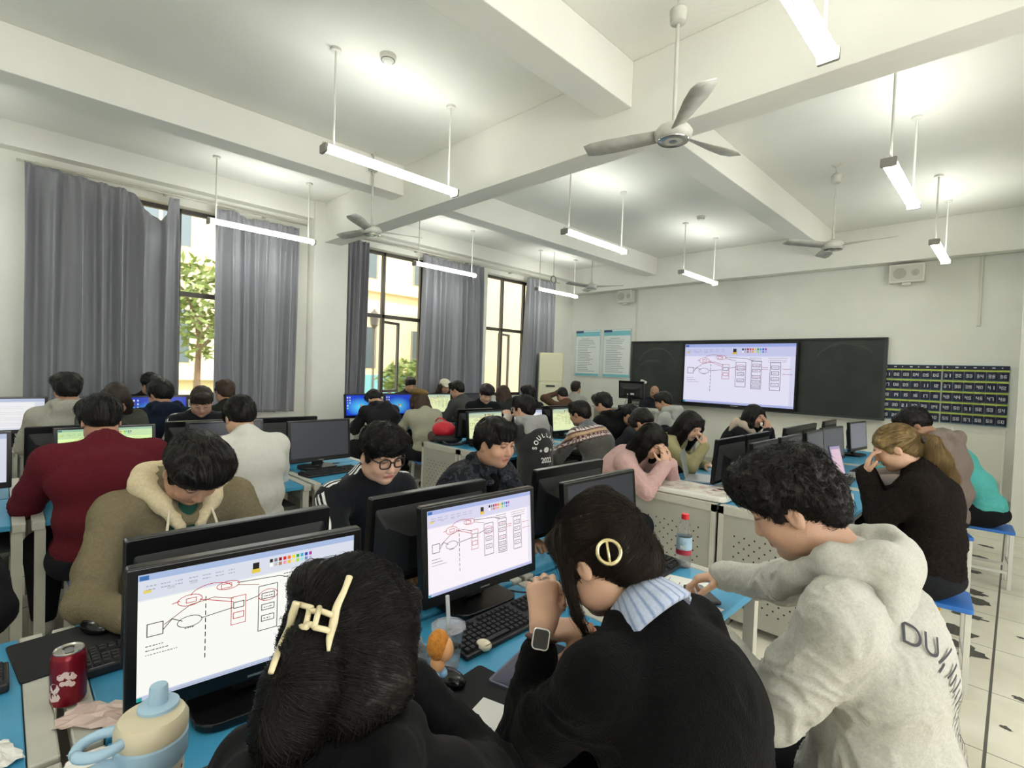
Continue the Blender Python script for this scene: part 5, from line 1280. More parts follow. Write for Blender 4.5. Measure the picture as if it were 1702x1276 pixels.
# ---------------- nearest person: claw clip, black hooded jacket
def x_claw(c):
    cr = mat('clip_cream','D8CBA6',.35)
    J = lambda pts, lift: _smooth([hair_hit(c, *p, lift=lift) for p in pts], 6)
    def flatbar(g, P, W_, th, nv):      # a bar with an oval section following P
        n = len(P); T = np.gradient(P, axis=0); T /= np.linalg.norm(T,axis=1)[:,None]; V = []; K = 10
        for i in range(n):
            s1 = nrm(np.cross(T[i], nv)); s2 = np.cross(s1, T[i]); w_ = np.interp(i/(n-1), np.linspace(0,1,len(W_)), W_)
            V += [P[i]+s1*w_*math.cos(a)+s2*th*math.sin(a) for a in np.arange(K)*2*PI/K]
        F = [(i*K+j,i*K+(j+1)%K,(i+1)*K+(j+1)%K,(i+1)*K+j) for i in range(n-1) for j in range(K)] + [tuple(range(K))[::-1], tuple(range((n-1)*K,n*K))]
        g.add(V, F)
    nv = nrm(c['Rw'].T@(np.array([0,0,EYE])-c['rootw']-c['Rw']@c['Hd']))
    g = MB(); flatbar(g, J([(581,958),(572,982),(560,1008),(554,1035),(548,1060),(546,1082)], .013), [.0048,.0042,.0052,.0058,.0045,.002], .0035, nv); o = g.obj('claw_clip', c['root'], cr, smooth=True)
    g = MB(); flatbar(g, J([(493,1000),(487,1020),(481,1042),(468,1070),(458,1095),(450,1118)], .034), [.0052,.0058,.0048,.0046,.004,.0034], .0035, nv); g.obj('clip_jaw', o, cr, smooth=True)
    b = MB(); H_ = lambda p: hair_hit(c, *p, lift=.018)
    for a_, b_ in (((494,1003),(518,1010)),((484,1040),(510,1042)),((530,1014),(553,1022)),((522,1042),(548,1048)),((531,1009),(522,1043)),((511,1015),(532,1016)),((507,1036),(526,1039)),((513,1018),(509,1036))):
        b.tube([H_(a_), H_(b_)], .0038, 8)
    b.obj('clip_hinge', o, cr, smooth=True)
    ph = MB()
P1h = near(588,1068,1.125)
dn1 = rotm(-.6,.35,0).T@np.array([0,0,-1])
def g_claw(s, w2h):
    def R(px, py, d): r = CM @ np.array([px-cxp, py-cyp, f_px]); return w2h(np.array([0,0,EYE]) + r/np.linalg.norm(r)*d)
    dc = np.linalg.norm(P1h-np.array([0,0,EYE]))
    s.ell(R(538,975,dc-.055), (.048,.048,.036), k=.008); s.ell(R(590,962,dc-.03), (.03,.04,.028), k=.02)            # roll twisted up above the clip
    s.chain([R(505,1010,dc-.03), R(495,1060,dc-.03), R(488,1110,dc-.03)], [.016,.018,.012], k=.02)
    s.chain([R(528,1030,dc-.095), R(520,1080,dc-.115), R(500,1140,dc-.12), R(478,1205,dc-.11), R(462,1255,dc-.10)], [.020,.034,.044,.040,.014], k=.014)
    s.chain([R(620,1060,dc-.04), R(610,1130,dc-.05), R(585,1180,dc-.07)], [.062,.058,.034], k=.03)
blk_jacket = cloth('black_jacket','0B0B0D',.7,sheen=.02,bump=.2)
person('person with a cream claw clip in black hair and a black hooded jacket', P1h, 152, hyaw=-.55, hpitch=.35, hair='claw', fem=True, hairmat=H_BLACK, res=.006, hres=.0035, bulk=1.02,
       topmat=blk_jacket, hood='bag', hands=[('h',-.1,.22,-.28),('h',.10,.15,-.16)], poles=[(-.7,0,-1),(.9,-.1,-1)], seed=11, strand_n=6500, folds=.012, extra=x_claw,
       hairargs=dict(gather=g_claw, vol=1.0, tail=[(3000, lambda P: np.tile(dn1+np.array([-.15,-.05,0]), (len(P),1)), .16, lambda V: (V@dn1 > .02)&(V[:,1] < -.07)),
                                         (500, lambda P: np.tile(dn1+np.array([-.25,-.1,0]), (len(P),1)), .15, lambda V: (V@dn1 > .13)&(V[:,0] < -.02))]), skin='light')
# ---------------- person in the black sweater, round clip, watch
def x_watch(c):
    i = 0; W = c['Wr'][i]; ax = nrm(W-c['El'][i]); 
    u = nrm(np.cross(ax,[0,0,1])); v = np.cross(ax,u); cen = W-ax*.03
    T = np.eye(4); 
    pts = [cen+.031*(math.cos(a)*u+math.sin(a)*v) for a in np.linspace(0,2*PI,25)]
    wt = MB().tube(pts, .0055, 8, cap=False).obj('wristwatch', c['root'], mat('watch_band_brown','5A3A30',.5), smooth=True)
    vd = nrm(loc(c, (0,0,EYE))-cen); vd = nrm(vd-ax*vd.dot(ax)); sd = np.cross(vd, ax)
    M_ = np.eye(4); M_[:3,0] = sd; M_[:3,1] = ax; M_[:3,2] = vd; M_[:3,3] = cen+vd*.034
    MB().rbox((0,0,0),(.038,.044,.011),.010,T=M_).obj('watch_case', wt, mat('watch_silver','C4C2C0',.25,metal=.8), bevel=.001)
    MB().rbox((0,0,.0058),(.031,.037,.001),.006,T=M_).obj('watch_face', wt, mat('watch_glass_black','0C0C10',.08,spec=.7))
    W = c['Wr'][1]; ax = nrm(W-c['El'][1]); u = nrm(np.cross(ax,[0,0,1])); v = np.cross(ax,u); cen = W-ax*.02
    MB().tube([cen+.0285*(math.cos(a)*u+math.sin(a)*v) for a in np.linspace(0,2*PI,25)], .0025, 6, cap=False).obj('bracelet', c['root'], mat('bracelet_red_gold','A8502C',.4), smooth=True)
    # round gold clip on the back of the hair: a ring with one bar
    vd = nrm(c['Rw'].T@(np.array([0,0,EYE])-c['rootw']-c['Rw']@c['Hd'])); cen = hair_hit(c, 1012, 917, .014); n_ = nrm(vd+np.array([0,0,.1])); u = nrm(np.cross([0,0,1], n_)); v = np.cross(n_, u)
    g = MB(); g.tube([cen+.0225*math.cos(a)*u+.0225*math.sin(a)*v for a in np.linspace(0,2*PI,33)], .0042, 10, cap=False)
    g.tube([cen-.006*u+.024*v, cen+.004*u-.026*v], .0034, 8); g.obj('hair_clip', c['root'], mat('clip_gold_clear','D8C99C',.12,metal=.8), smooth=True)
    # striped shirt collar standing out of the sweater neck
    Nk, hb = c['Nk'], c['hb']; a_ = nrm(hb-Nk); X = np.array([1,0,0]); Y = np.cross(a_, X); V = []; C = []; n = 120; 
    prof = [(.062,.062),(.066,.066),(.080,.044),(.097,.018),(.106,-.002),(.098,-.008),(.072,.018),(.058,.058)]
    for r_, z in prof:
        for k in range(n):
            a = 2*PI*k/n; wob = 1+.04*math.sin(3*a+1)+.02*math.sin(9*a); fr = (1+math.sin(a))*.5
            V.append(Nk + a_*(z+.008-.035*fr) + (X*math.cos(a)+Y*math.sin(a))*r_*wob); C.append(srgb('6F83AC') if k % 4 == 0 else srgb('AEB9CF'))
    K = len(prof); Q = [(i*n+k, i*n+(k+1)%n, ((i+1)%K)*n+(k+1)%n, ((i+1)%K)*n+k) for i in range(K) for k in range(n)]
    np_obj('shirt_collar', np.array(V), np.array(Q), cc, c['root'], np.array(C))
P2h = near(998,925,1.15)
def g_bun(s, w=None): 
    s.ell((.0,-.085,-.035), (.058,.045,.05), k=.03); s.ell((-.02,-.09,.03), (.045,.035,.04), k=.02); s.ell((.03,-.03,.115),(.03,.05,.02),k=.02); s.chain([(-.072,.03,.04),(-.082,.048,-.03),(-.081,.062,-.08),(-.075,.062,-.12)],[.010,.007,.004,.0015],k=.008)
person('person in a black sweater with striped shirt collar, hair tied with a round gold clip', P2h, 176, hyaw=.12, hpitch=.62, hair='tied', fem=True, hairmat=H_DKBR, res=.006, hres=.0035, bulk=1.12,
       topmat=cloth('black_sweater','070708',.95,sheen=.03,bump=.5,bscale=260), hood='none_collar', hands=[('w',*near(903,1035,.995)),('w',*(near(945,1055,.93)+np.array([.0,.04,0])))], poles=[(-.3,.1,-1),(.8,-.2,-1)],
       handpose=[dict(dir=(.25,.35,.75),up=(-.6,-.7,.3),curl=(1.1,1.15,1.2,1.25),thumb=.9), dict(dir=(-.9,.35,.15),up=(0,-.3,1),curl=(.8,.9,1,1.1))], seed=12, strand_n=6500, folds=.010, extra=x_watch, sleeve=.74, skin='light',
       hairargs=dict(gather=g_bun, vol=1.05, tail=[(900, lambda P: np.tile(np.array([0,.2,-1.]), (len(P),1)), .1, lambda V: (V[:,0] < -.055)&(V[:,1] > 0))]))
# ---------------- person in the pale grey hoodie
def x_hoodie(c):
    m = MATS['cloth_heather_white']; mk_hood(c, m, .006, 1.0, .0, front=True)
    bk = nrm(np.cross(c['up'],[1,0,0])); bk = -bk if bk[1] > 0 else bk; ink_ = mat('hoodie_print_charcoal','3F4047',.8)
    mb = MB(); base = c['sp'](.60)
    F0 = np.stack([np.array([-1,0,0]), c['up'], bk], 1)
    dd = nrm(bk+np.array([-1.0,0,0])); ux = np.cross(c['up'], -dd)*-1.0
    ux = nrm(ux) if ux[0] > 0 else -nrm(ux)
    def put(txt, size, u, v, rot, name):
        g = MB(); text_mesh(g, txt, size, Matrix.Rotation(rot,4,'Z')); V = np.concatenate(g.v); P = base + (V[:,:1]+u)*ux[None] + (V[:,1:2]+v)*c['up'][None]; P = wrap_on(c, P, -dd, .006, .3)
        me = MB(); me.add(P, g.f); me.obj(name, c['root'], ink_)
    put('DU', .055, -.035, .13, -.5, 'back_print')
    g = MB(); r = random.Random(2)
    for k in range(26):
        v = .09-.014*k; u = -.02+.006*k+r.uniform(-.008,.008); w_ = r.uniform(.02,.06); 
        n_=5; A_ = [base+ux*(u+w_*i/n_)+c['up']*(v+.01*i/n_) for i in range(n_+1)]; B_ = [p+c['up']*.0045 for p in A_]; P = wrap_on(c, A_+B_, -dd, .0045, .3)
        if np.abs(c['top_'].ev(P)).max() < .02 and P[:,1].max() < .02: g.add(P, [(i,i+1,n_+2+i,n_+1+i) for i in range(n_)])
    if g.n: g.obj('back_print_lines', c['root'], ink_)
def g_quiff(s, w=None):
    s.ell((0,.025,.108), (.078,.092,.048), k=.03); s.ell((0,.07,.09), (.062,.045,.042), k=.02); s.ell((0,-.05,.09), (.07,.06,.05), k=.03)
P3h = near(1322,846,1.235)
person('person in a pale heather grey hoodie with curly black hair, reaching for the desk', P3h, 188, hyaw=.05, hpitch=.50, hair='fluffy', hairmat=hair_mat('hair_curly_black','1A1715',.5), res=.006, hres=.0038, bulk=1.08,
       topmat=cloth('heather_white','BDBCB4',.9,noise=.12,nscale=160,bump=.25,bscale=420), hood='none_collar', hands=[('w',*(near(1185,1055,.86))),('w',*near(1168,957,.815))], poles=[(-.7,-.5,-.7),(.5,-.3,-1)],
       handpose=[dict(), dict(dir=(-.3,.8,-.25),up=(.2,.1,1),curl=(.5,.7,.8,.9),thumb=.7)], seed=14, strand_n=11000, folds=.014, extra=x_hoodie, trousers='26262A', skin='light', hairargs=dict(vol=1.0, fringe=.45, gather=g_quiff, slen=.03, curl=.0045), cuff=.015, armr=1.12)
# ---------------- far side of the nearest row
def x_tan(c):
    mk_hood(c, cloth('cream_fleece','D8C8A4'), .006, 1.08)
    Nk = c['Nk']; s = Sdf(); s.ell(Nk+u_(.085,-.10), (.06,.05,.075), k=.02); V, Q = s.mesh(.008); np_obj('tee_front', V, Q, cloth('green_tee','24483E'), c['root'])
    for q in (-1,1):
        P = [Nk+np.array([q*.06,.13,-.04]), Nk+np.array([q*.075,.165,-.11]), Nk+np.array([q*.085,.17,-.19]), Nk+np.array([q*.08,.175,-.25])]
        MB().tube(_smooth(P), .0042, 8).obj('drawstring', c['root'], mat('cord_cream','DCD0B6',.7), smooth=True)
person('person in a tan jacket with cream hood, head bowed behind the nearest monitors', near(322,782,1.165), 2, hyaw=.10, hpitch=.85, hair='bowl', hairmat=H_BLACK, res=.007, hres=.0035, bulk=1.12,
       topmat=cloth('tan_wool','7A7058',.95,bump=.5,bscale=200), hood='thin', seed=21, strand_n=5000, folds=.010, extra=x_tan, hands=[(-.2,.42,.8),(.2,.42,.8)], skin='mid', hairargs=dict(vol=1.05,fringe=.95))
def stripe_mat():
    m = cloth('track_black','15161A',.7,sheen=.1,bump=.15); nt = m.node_tree; N = nt.nodes; L = nt.links; b = N['Principled BSDF']
    a = N.new('ShaderNodeAttribute'); a.attribute_name = 'su'; f = a.outputs['Fac']
    def mth(op, x, y): n = N.new('ShaderNodeMath'); n.operation = op; L.new(x, n.inputs[0]) if not isinstance(x, float) else None; n.inputs[1].default_value = y; return n.outputs[0]
    ab = mth('ABSOLUTE', f, 0.); inn = mth('LESS_THAN', ab, .031); pp = mth('PINGPONG', mth('ADD', f, 0.0), .011); 
    st = N.new('ShaderNodeMath'); st.operation = 'LESS_THAN'; st.inputs[1].default_value = .0056; L.new(pp, st.inputs[0])
    ml = N.new('ShaderNodeMath'); ml.operation = 'MULTIPLY'; L.new(st.outputs[0], ml.inputs[0]); L.new(inn, ml.inputs[1])
    mx = N.new('ShaderNodeMix'); mx.data_type = 'RGBA'; L.new(ml.outputs[0], mx.inputs[0]); mx.inputs[6].default_value = (*srgb('15161A'),1); mx.inputs[7].default_value = (*srgb('E4E4E0'),1); L.new(mx.outputs[2], b.inputs['Base Color']); return m
def stripe_attr(V, l):
    su = np.full(len(V), .5); Sh, El, Wr, Nk = l['Sh'], l['El'], l['Wr'], l['Nk']
    for i in range(2):
        q = (-1,1)[i]
        for A_, B_ in ((Nk+np.array([q*.05,0,.03]), Sh[i]+np.array([q*.02,0,.05])), (Sh[i], El[i]), (El[i], Wr[i])):
            ax = nrm(B_-A_); o = np.array([q*.9,-.05,.6]); o = nrm(o-ax*o.dot(ax)); s_ = np.cross(ax, o); w_ = V-A_; t = w_@ax; L_ = np.linalg.norm(B_-A_)
            ok = (t > -.015)&(t < L_+.01)&((w_@o) > .01)&(np.linalg.norm(w_-np.outer(t,ax),axis=1) < .085); d = w_@s_
            su = np.where(ok&(np.abs(d) < su), np.abs(d), su)
    return {'su': su}
stm = stripe_mat()
person('person with thick glasses in a black track jacket with white sleeve stripes', near(634,755,1.175), 4, hyaw=-.12, hpitch=.32, hroll=.05, hair='fluffy', hairmat=H_BLACK, res=.007, hres=.003, bulk=1.0,
       topmat=stm, topcol=stripe_attr, seed=22, strand_n=6000, extra=lambda c: glasses(c), hands=[(-.15,.5,.8),(.15,.5,.8)], skin='light', hairargs=dict(vol=.97,fringe=.8,curl=.003), folds=.009, collar='c')
def camo_mat():
    m = cloth('camo','24262A',.8,bump=.25); nt = m.node_tree; N = nt.nodes; L = nt.links; b = N['Principled BSDF']
    tc = N.new('ShaderNodeTexCoord'); n = N.new('ShaderNodeTexNoise'); n.inputs['Scale'].default_value = 22; n.inputs['Detail'].default_value = 3; n.inputs['Distortion'].default_value = 1.2; L.new(tc.outputs['Object'], n.inputs[0])
    cr = N.new('ShaderNodeValToRGB'); cr.color_ramp.interpolation = 'CONSTANT'; e = cr.color_ramp.elements; e[0].color = (*srgb('1D1E22'),1); e[1].position = .48; e[1].color = (*srgb('33363B'),1)
    for p, c in ((.56,'25272B'),(.61,'54585C'),(.635,'202226')): q = e.new(p); q.color = (*srgb(c),1)
    L.new(n.outputs[0], cr.inputs[0]); L.new(cr.outputs[0], b.inputs['Base Color']); return m
def x_camo(c):
    Nk = c['Nk']; s = Sdf()
    for q in (-1,1): s.chain([Nk+u_(-.06,.045), Nk+np.array([q*.065,-.02,.045]), Nk+np.array([q*.07,.05,.0]), Nk+np.array([q*.045,.115,-.06]), Nk+np.array([q*.09,.10,-.07])], [.018,.018,.016,.014,.008], k=.015)
    V, Q = s.mesh(.006); np_obj('shirt_collar', V, Q, MATS['cloth_camo'], c['root'])
    s = Sdf(); s.ell(Nk+u_(.085,-.08), (.035,.04,.06)); V, Q = s.mesh(.008); np_obj('tee_front', V, Q, cloth('black_tee','0E0E10'), c['root'])
    P = wrap_on(c, [c['sp'](.55)+np.array([.03,0,0])], (0,-1,0), .003, .4)[0]; MB().ell(P, (.008,.004,.008)).obj('snap_button', c['root'], mat('button_white','E8E8E4',.3), smooth=True)
camo_m = camo_mat()
person('stocky person with short black hair in a dark camouflage jacket', near(823,737,1.175), 6, hyaw=-.02, hpitch=.18, hair='short', hairmat=H_BLACK, res=.007, hres=.003, bulk=1.14, fat=1.16,
       topmat=camo_m, seed=23, strand_n=4500, extra=x_camo, hands=[(-.15,.5,.8),(.15,.5,.8)], skin='mid', hairargs=dict(vol=1.04,fringe=.75))
e_ = near(0,900,1.0)
person('person in black clothes cut off by the left frame edge, at the nearest row', (-2.16,-.27,1.18), 0, hair='short', topmat=cloth('black_plain','1B1C1F'), seed=24, bulk=1.1)
# ---------------- aisle side of the nearest row, towards the board
def g_pony(s, w=None):
    d = rotm(0,.5).T@np.array([0,0,-1]); s.chain([(0,-.10,.0), np.array([.0,-.16,.0])+d*.04, np.array([.01,-.20,0])+d*.14, np.array([.03,-.25,0])+d*.26, np.array([.04,-.28,0])+d*.34], [.028,.045,.055,.045,.012], k=.025)
def x_blonde(c):
    P = [hl(c,(.03*q,-.115,.005)) for q in (-1,1)]; MB().ell(hl(c,(0,-.125,0)), (.03,.02,.02)).ell(hl(c,(.045,-.13,.0)), (.035,.012,.018)).ell(hl(c,(-.045,-.13,.0)), (.035,.012,.018)).obj('hair_bow', c['root'], mat('bow_brown','2E211C',.6), smooth=True)
fuzzy = cloth('fuzzy_brown_black','211C1A',1.0,noise=.5,nscale=90,bump=.9,bscale=160)
d4 = rotm(0,.55).T@np.array([0,0,-1])
person('person with a long dyed blond ponytail in a dark fuzzy jacket, hands at the face', near(1488,745,1.195), 186, hyaw=.1, hpitch=.5, hair='tied', hairmat=H_BLOND, fem=True, res=.009, hres=.006, bulk=1.14, spine_back=.03,
       topmat=fuzzy, hands=[('h',-.055,.125,-.15),('h',.055,.125,-.15)], poles=[(-.15,-.2,-1),(.15,-.2,-1)], handpose=[dict(dir=(.0,-.15,1),up=(0,.9,.2),curl=(.35,.35,.4,.4))]*2, seed=31, strand_n=2500, extra=x_blonde, folds=.012, skin='light', hs=1.03,
       hairargs=dict(gather=g_pony, tail=[(1500, lambda P: np.tile(d4, (len(P),1)), .16, lambda V: V[:,1] < -.12)]), stool_label='stool with blue seat under the person with the blond ponytail', pelvis=None, armr=1.15)
def x_yel(c): pass
person('person in a brown grey hooded sweatshirt bending over the desk', near(1520,706,1.235), 196, hpitch=.75, hair='short', res=.01, bulk=1.3, topmat=cloth('taupe_sweat','7C7069',.9), hood='bag', seed=32, folds=.014, hairargs=dict(vol=1.08), skin='tan', strand_n=1500, torso_l=.57,
       stool_label='stool under the person in the brown grey sweatshirt')
person('person in a turquoise shirt and black trousers bending forward by the display stand', (-.62,5.55,1.12), 184, hpitch=.8, hair='short', res=.01, bulk=1.15, topmat=cloth('turquoise','55ABA6',.85), seed=33, trousers='16171B', folds=.012, torso_l=.58, stool_label='white legged stool under the person in the turquoise shirt', strand_n=800)
# ---------------- window side of the front block of the nearest row (facing the camera side)
HANDF = [('h',-.045,.13,-.15),('h',.045,.13,-.15)]; HPF = [dict(dir=(.15,-.15,1),up=(-.4,.8,.1),curl=(.35,.4,.4,.5)), dict(dir=(-.15,-.15,1),up=(.4,.8,.1),curl=(.35,.4,.4,.5))]
person('person in a pink sweatshirt with long black hair hiding the face in both hands', near(1083,733,1.075), 5, hyaw=-.35, hpitch=.55, hair='long', fem=True, hairmat=H_BLACK, res=.009, hres=.006, topmat=cloth('pink','C2A09C',.9), hands=HANDF, handpose=HPF, poles=[(-.6,.4,-1),(.6,.4,-1)],
       seed=41, strand_n=3500, skin='light', hairargs=dict(length=.2,fringe=.2), folds=.012, stool_label='stool under the person in the pink sweatshirt', armr=1.15)
person('person with very long black hair, fist at the chin', near(1147,708,1.13), 5, hyaw=-.35, hpitch=.5, hair='long', fem=True, hairmat=H_BLACK, res=.01, topmat=cloth('khaki_yellow','A39B72',.9), hands=[(-.15,.4,.79),('h',.03,.14,-.15)], poles=[(-.6,.2,-1),(.7,.4,-1)],
       handpose=[dict(),dict(dir=(-.1,-.1,1),up=(.2,1,0),curl=(1,1,1,1))], seed=42, strand_n=2500, skin='light', hairargs=dict(length=.34,fringe=.6), stool_label='stool under the person with very long black hair')
def x_g3(c): mk_hood(c, cloth('beige_hood','BFAE9C'), .012, 1.1); MB().ell(hl(c,(.02,.115,-.05)), (.03,.012,.022)).obj('tissue', c['root'], tiss, smooth=True)
person('person in black with a beige hood covering the nose, far along the nearest row', near(1254,692,1.15), 0, hyaw=-.3, hpitch=.2, hair='long', fem=True, hairmat=H_BLACK, res=.012, topmat=cloth('black_plain2','1E1F21'), hands=[('h',-.03,.15,-.13),('h',.04,.15,-.13)], handpose=HPF, poles=[(-.6,.4,-1),(.6,.4,-1)],
       seed=43, hood='thin', extra=x_g3, hairargs=dict(length=.12,fringe=.3), skin='mid', strand_n=1200, stool_label='stool under the person covering the nose')
# ---------------- middle row, aisle side, backs to us
person('broad person in a maroon sweater seen from behind', near(168,700,1.20), 182, hpitch=.5, hair='bowl', res=.009, hres=.006, bulk=1.3, topmat=cloth('maroon','5E2029',1.0,bump=.7,bscale=150), seed=51, strand_n=3500, hairargs=dict(vol=1.08,fringe=.8), folds=.007, hands=[(-.2,.42,.8),(.2,.42,.8)], skin='mid', sh=.01, armr=1.05)
person('person in a plain white long sleeved shirt seen from behind', near(398,694,1.19), 184, hpitch=.5, hair='short', res=.009, hres=.006, bulk=1.2, topmat=cloth('white','D3D1CA',.9,noise=.05), seed=52, strand_n=3000, folds=.008, skin='light', hairargs=dict(vol=1.08))
def x_soul(c):
    bk = nrm(np.cross(c['up'],[1,0,0])); bk = -bk if bk[1] > 0 else bk; w_ = mat('jacket_print_white','D9D9D4',.7); base = c['sp'](.55)
    def put(g, V, F): g.add(wrap_on(c, base + V[:,:1]*np.array([[1,0,0]]) + V[:,1:2]*c['up'][None], -bk, .006, .3), F)
    g = MB()
    for k, ch_ in enumerate('SOULLAND'):
        a = PI*.97 - k*PI*.94/7; q = MB(); text_mesh(q, ch_, .05, Tm((.115*math.cos(a), .02+.115*math.sin(a), 0), a-PI/2), bold=.0016); V = np.concatenate(q.v); put(g, V, q.f)
    q = MB(); text_mesh(q, '2022', .06, Tm((0,-.08,0)), bold=.002); put(g, np.concatenate(q.v), q.f)
    g.obj('back_lettering', c['root'], w_)
    g = MB(); V = np.array([(.03*math.cos(a), .024*math.sin(a)+.01, 0) for a in np.linspace(0,2*PI,16,endpoint=False)]); put(g, V, [list(range(16))])
    for sx in (-.06,.06):
        V = np.array([(sx+(.016 if k%2==0 else .007)*math.sin(k*PI/5), .005+(.016 if k%2==0 else .007)*math.cos(k*PI/5), 0) for k in range(10)]); put(g, V, [list(range(10))])
    g.obj('back_emblem', c['root'], w_)
    mk_hood(c, cloth('hood_grey','9A9A98'), .009, 1.1)
def arms_col(a, b_):
    def f(V, l):
        col = np.tile(np.array(srgb(b_)), (len(V),1)); m = np.zeros(len(V), bool)
        for i in range(2):
            for A_, B_ in ((l['Sh'][i], l['El'][i]), (l['El'][i], l['Wr'][i])):
                ax = nrm(B_-A_); w_ = V-A_; t = w_@ax; m |= (t > (.03 if A_ is l['Sh'][i] else 0))&(t < np.linalg.norm(B_-A_)+.03)&(np.linalg.norm(w_-np.outer(t,ax),axis=1) < .085)
        col[m] = srgb(a); return col
    return f
person('person in a black hoodie with white lettering and 2022 on the back', near(870,680,1.20), 176, hyaw=.25, hpitch=.15, hair='short', res=.009, hres=.007, bulk=1.1, topmat=cc, topcol=arms_col('B5AEA6','17181B'), hood='thin', seed=53, extra=lambda c: (x_soul(c), glasses(c,'B8B8B8',.02,.0018)), strand_n=1500, hands=[('h',-.06,.14,-.08),(.15,.45,.8)], skin='light', stool_label='stool under the person with 2022 on the back')
def isle_col(V, l):
    up = l['up']; d = (l['Nk']-V)@up; ang = np.arctan2(V[:,0]-l['Nk'][0], -(V[:,1]-l['Nk'][1]))*8; col = np.tile(np.array(srgb('54534F')), (len(V),1)); x = V[:,0]*1.0
    def band(a, b_, c): 
        m = (d > a)&(d < b_); col[m] = srgb(c)
    z = (np.abs(((x*28)%1)-.5)*2); band(-.2,.0,'5B5E62'); band(.0,.03,'5A2C34'); m = (d > .0)&(d < .035)&(d > .035*(1-z)); col[m] = srgb('E0DAD2')
    band(.035,.05,'5A2C34'); band(.05,.085,'A08562'); m = (d > .05)&(d < .085)&(np.abs((d-.0675)/.0175)+np.abs(z-.5)*2 < 1); col[m] = srgb('C9A888')
    band(.085,.11,'4E2630'); m = (d > .09)&(d < .105)&(z > .55); col[m] = srgb('C49B8C'); band(.11,.13,'DCD4CC'); m = (d > .113)&(d < .127)&(((x*60)%1) > .6); col[m] = srgb('5A2C34'); band(.13,.138,'5A2C34'); m = (d > .138)&(d < .150)&(z > .6); col[m] = srgb('4A2830')
    return col
person('person in a grey sweater with maroon and white patterned knit yoke', near(963,688,1.145), 178, hyaw=.2, hpitch=.25, hair='short', res=.006, hres=.007, bulk=1.18, topmat=cc, topcol=isle_col, seed=54, folds=.006, strand_n=1500, skin='tan', stool_label='stool under the person in the patterned knit sweater')
person('person in a black hooded coat behind the patterned sweater', near(1002,672,1.19), 178, hyaw=.15, hpitch=.3, hair='fluffy', res=.012, bulk=1.2, topmat=blk_jacket, hood='bag', seed=55, hairargs=dict(vol=1.05), stool_label='stool under the person in the black hooded coat')
person('small looking person with dark hair between the two black hooded coats', at(1046,690,x=-3.1), 178, hyaw=.3, hpitch=.3, hair='short', res=.014, topmat=cloth('charcoal','2F3136'), seed=56, stool_label='stool between the two black hooded coats')
person('person in a black coat bent low with the hood up, in front of the podium', near(1068,703,1.10), 178, hpitch=.9, hair='short', res=.012, bulk=1.15, topmat=cloth('black_plain','1B1C1F'), hood='bag', seed=57, hairargs=dict(vol=1.1), stool_label='stool under the person bent low in black')
def x_lg(c): mk_hood(c, cloth('hood_lightgrey','A9ABA4'), .012, 1.05)
person('person in a light grey hoodie in profile below the blackboard', at(1102,668,x=-3.1), 182, hyaw=.35, hpitch=.35, hair='short', res=.012, topmat=cloth('light_grey_hoodie','A9ABA4'), hood='thin', extra=x_lg, seed=58, stool_label='stool under the light grey hoodie below the blackboard')
# ---------------- middle row, window side, facing us
person('person in a black jacket with striped sleeve bowing behind the middle row monitor', at(335,668,x=-4.78), 0, hyaw=-.2, hpitch=.55, hair='short', hairmat=H_DKBR, res=.01, topmat=stm, topcol=stripe_attr, seed=61, extra=lambda c: glasses(c,'8A8A8A',.02,.0016), stool_label='stool under the person with a striped sleeve in the middle row')
person('person with centre parted dark brown hair bowing behind the maroon sweater', at(192,664,x=-4.8), 0, hpitch=.75, hair='bob', fem=True, hairmat=H_DKBR, res=.012, topmat=cloth('olive','4A4B42'), seed=62, hairargs=dict(length=.06,fringe=.0), stool_label='stool under the person with parted brown hair')
person('person in a dark top looking down, facing the viewpoint near the far window', at(808,655,x=-4.85), -25, hpitch=.5, hair='bowl', hairmat=hair_mat('hair_reddish_black','22181A'), res=.01, hres=.008, topmat=cloth('black_plain','1B1C1F'), seed=63, skin='light', stool_label='stool under the person looking down near the far window')
# ---------------- window row
person('person in a pale grey hoodie seen from behind at the window row', at(112,650,x=-5.45), 182, hpitch=.25, hair='fluffy', res=.01, bulk=1.15, topmat=cloth('pale_grey_hoodie','A9A79C'), hood='bag', seed=71, hairargs=dict(vol=1.1,fringe=.6), strand_n=1000)
person('person in a navy hooded coat leaning at the window row', at(266,656,x=-5.4), 176, hyaw=.5, hpitch=.35, hair='short', res=.01, bulk=1.2, topmat=cloth('navy','1C2434'), hood='bag', seed=72, hairargs=dict(vol=1.12))
person('dark haired person half hidden behind the navy coat', at(250,640,x=-6.72), 0, hpitch=.4, hair='fluffy', res=.016, topmat=cloth('black_plain','1B1C1F'), seed=73)
person('person with short brown hair and dark top seated left of the column', at(374,652,x=-5.5), 178, hyaw=.1, hpitch=.2, hair='short', hairmat=H_BRN, res=.012, topmat=cloth('dark_green_black','22261F'), seed=74, stool_label='stool under the short brown haired person near the column')
person('person in a black padded coat in front of the blue desktop screens', near(622,664,1.11), 180, hpitch=.9, hair='fluffy', res=.01, bulk=1.28, topmat=cloth('black_padded','1F1F22',.6), hood='bag', seed=75, folds=.016, stool_label='stool under the black padded coat')
def x_beret(c):
    m = cloth('beret_camel','7C6440'); s = Sdf(); s.ell((0,-.015,.085), (.115,.12,.05), rotm(0,-.15,.15), k=.02); s.cap((0,-.01,.12),(0,-.01,.15),.006,k=.01); s = s.xf(c['RH'], c['Hd']); V, Q = s.mesh(.009); np_obj('beret', V, Q, m, c['root'])
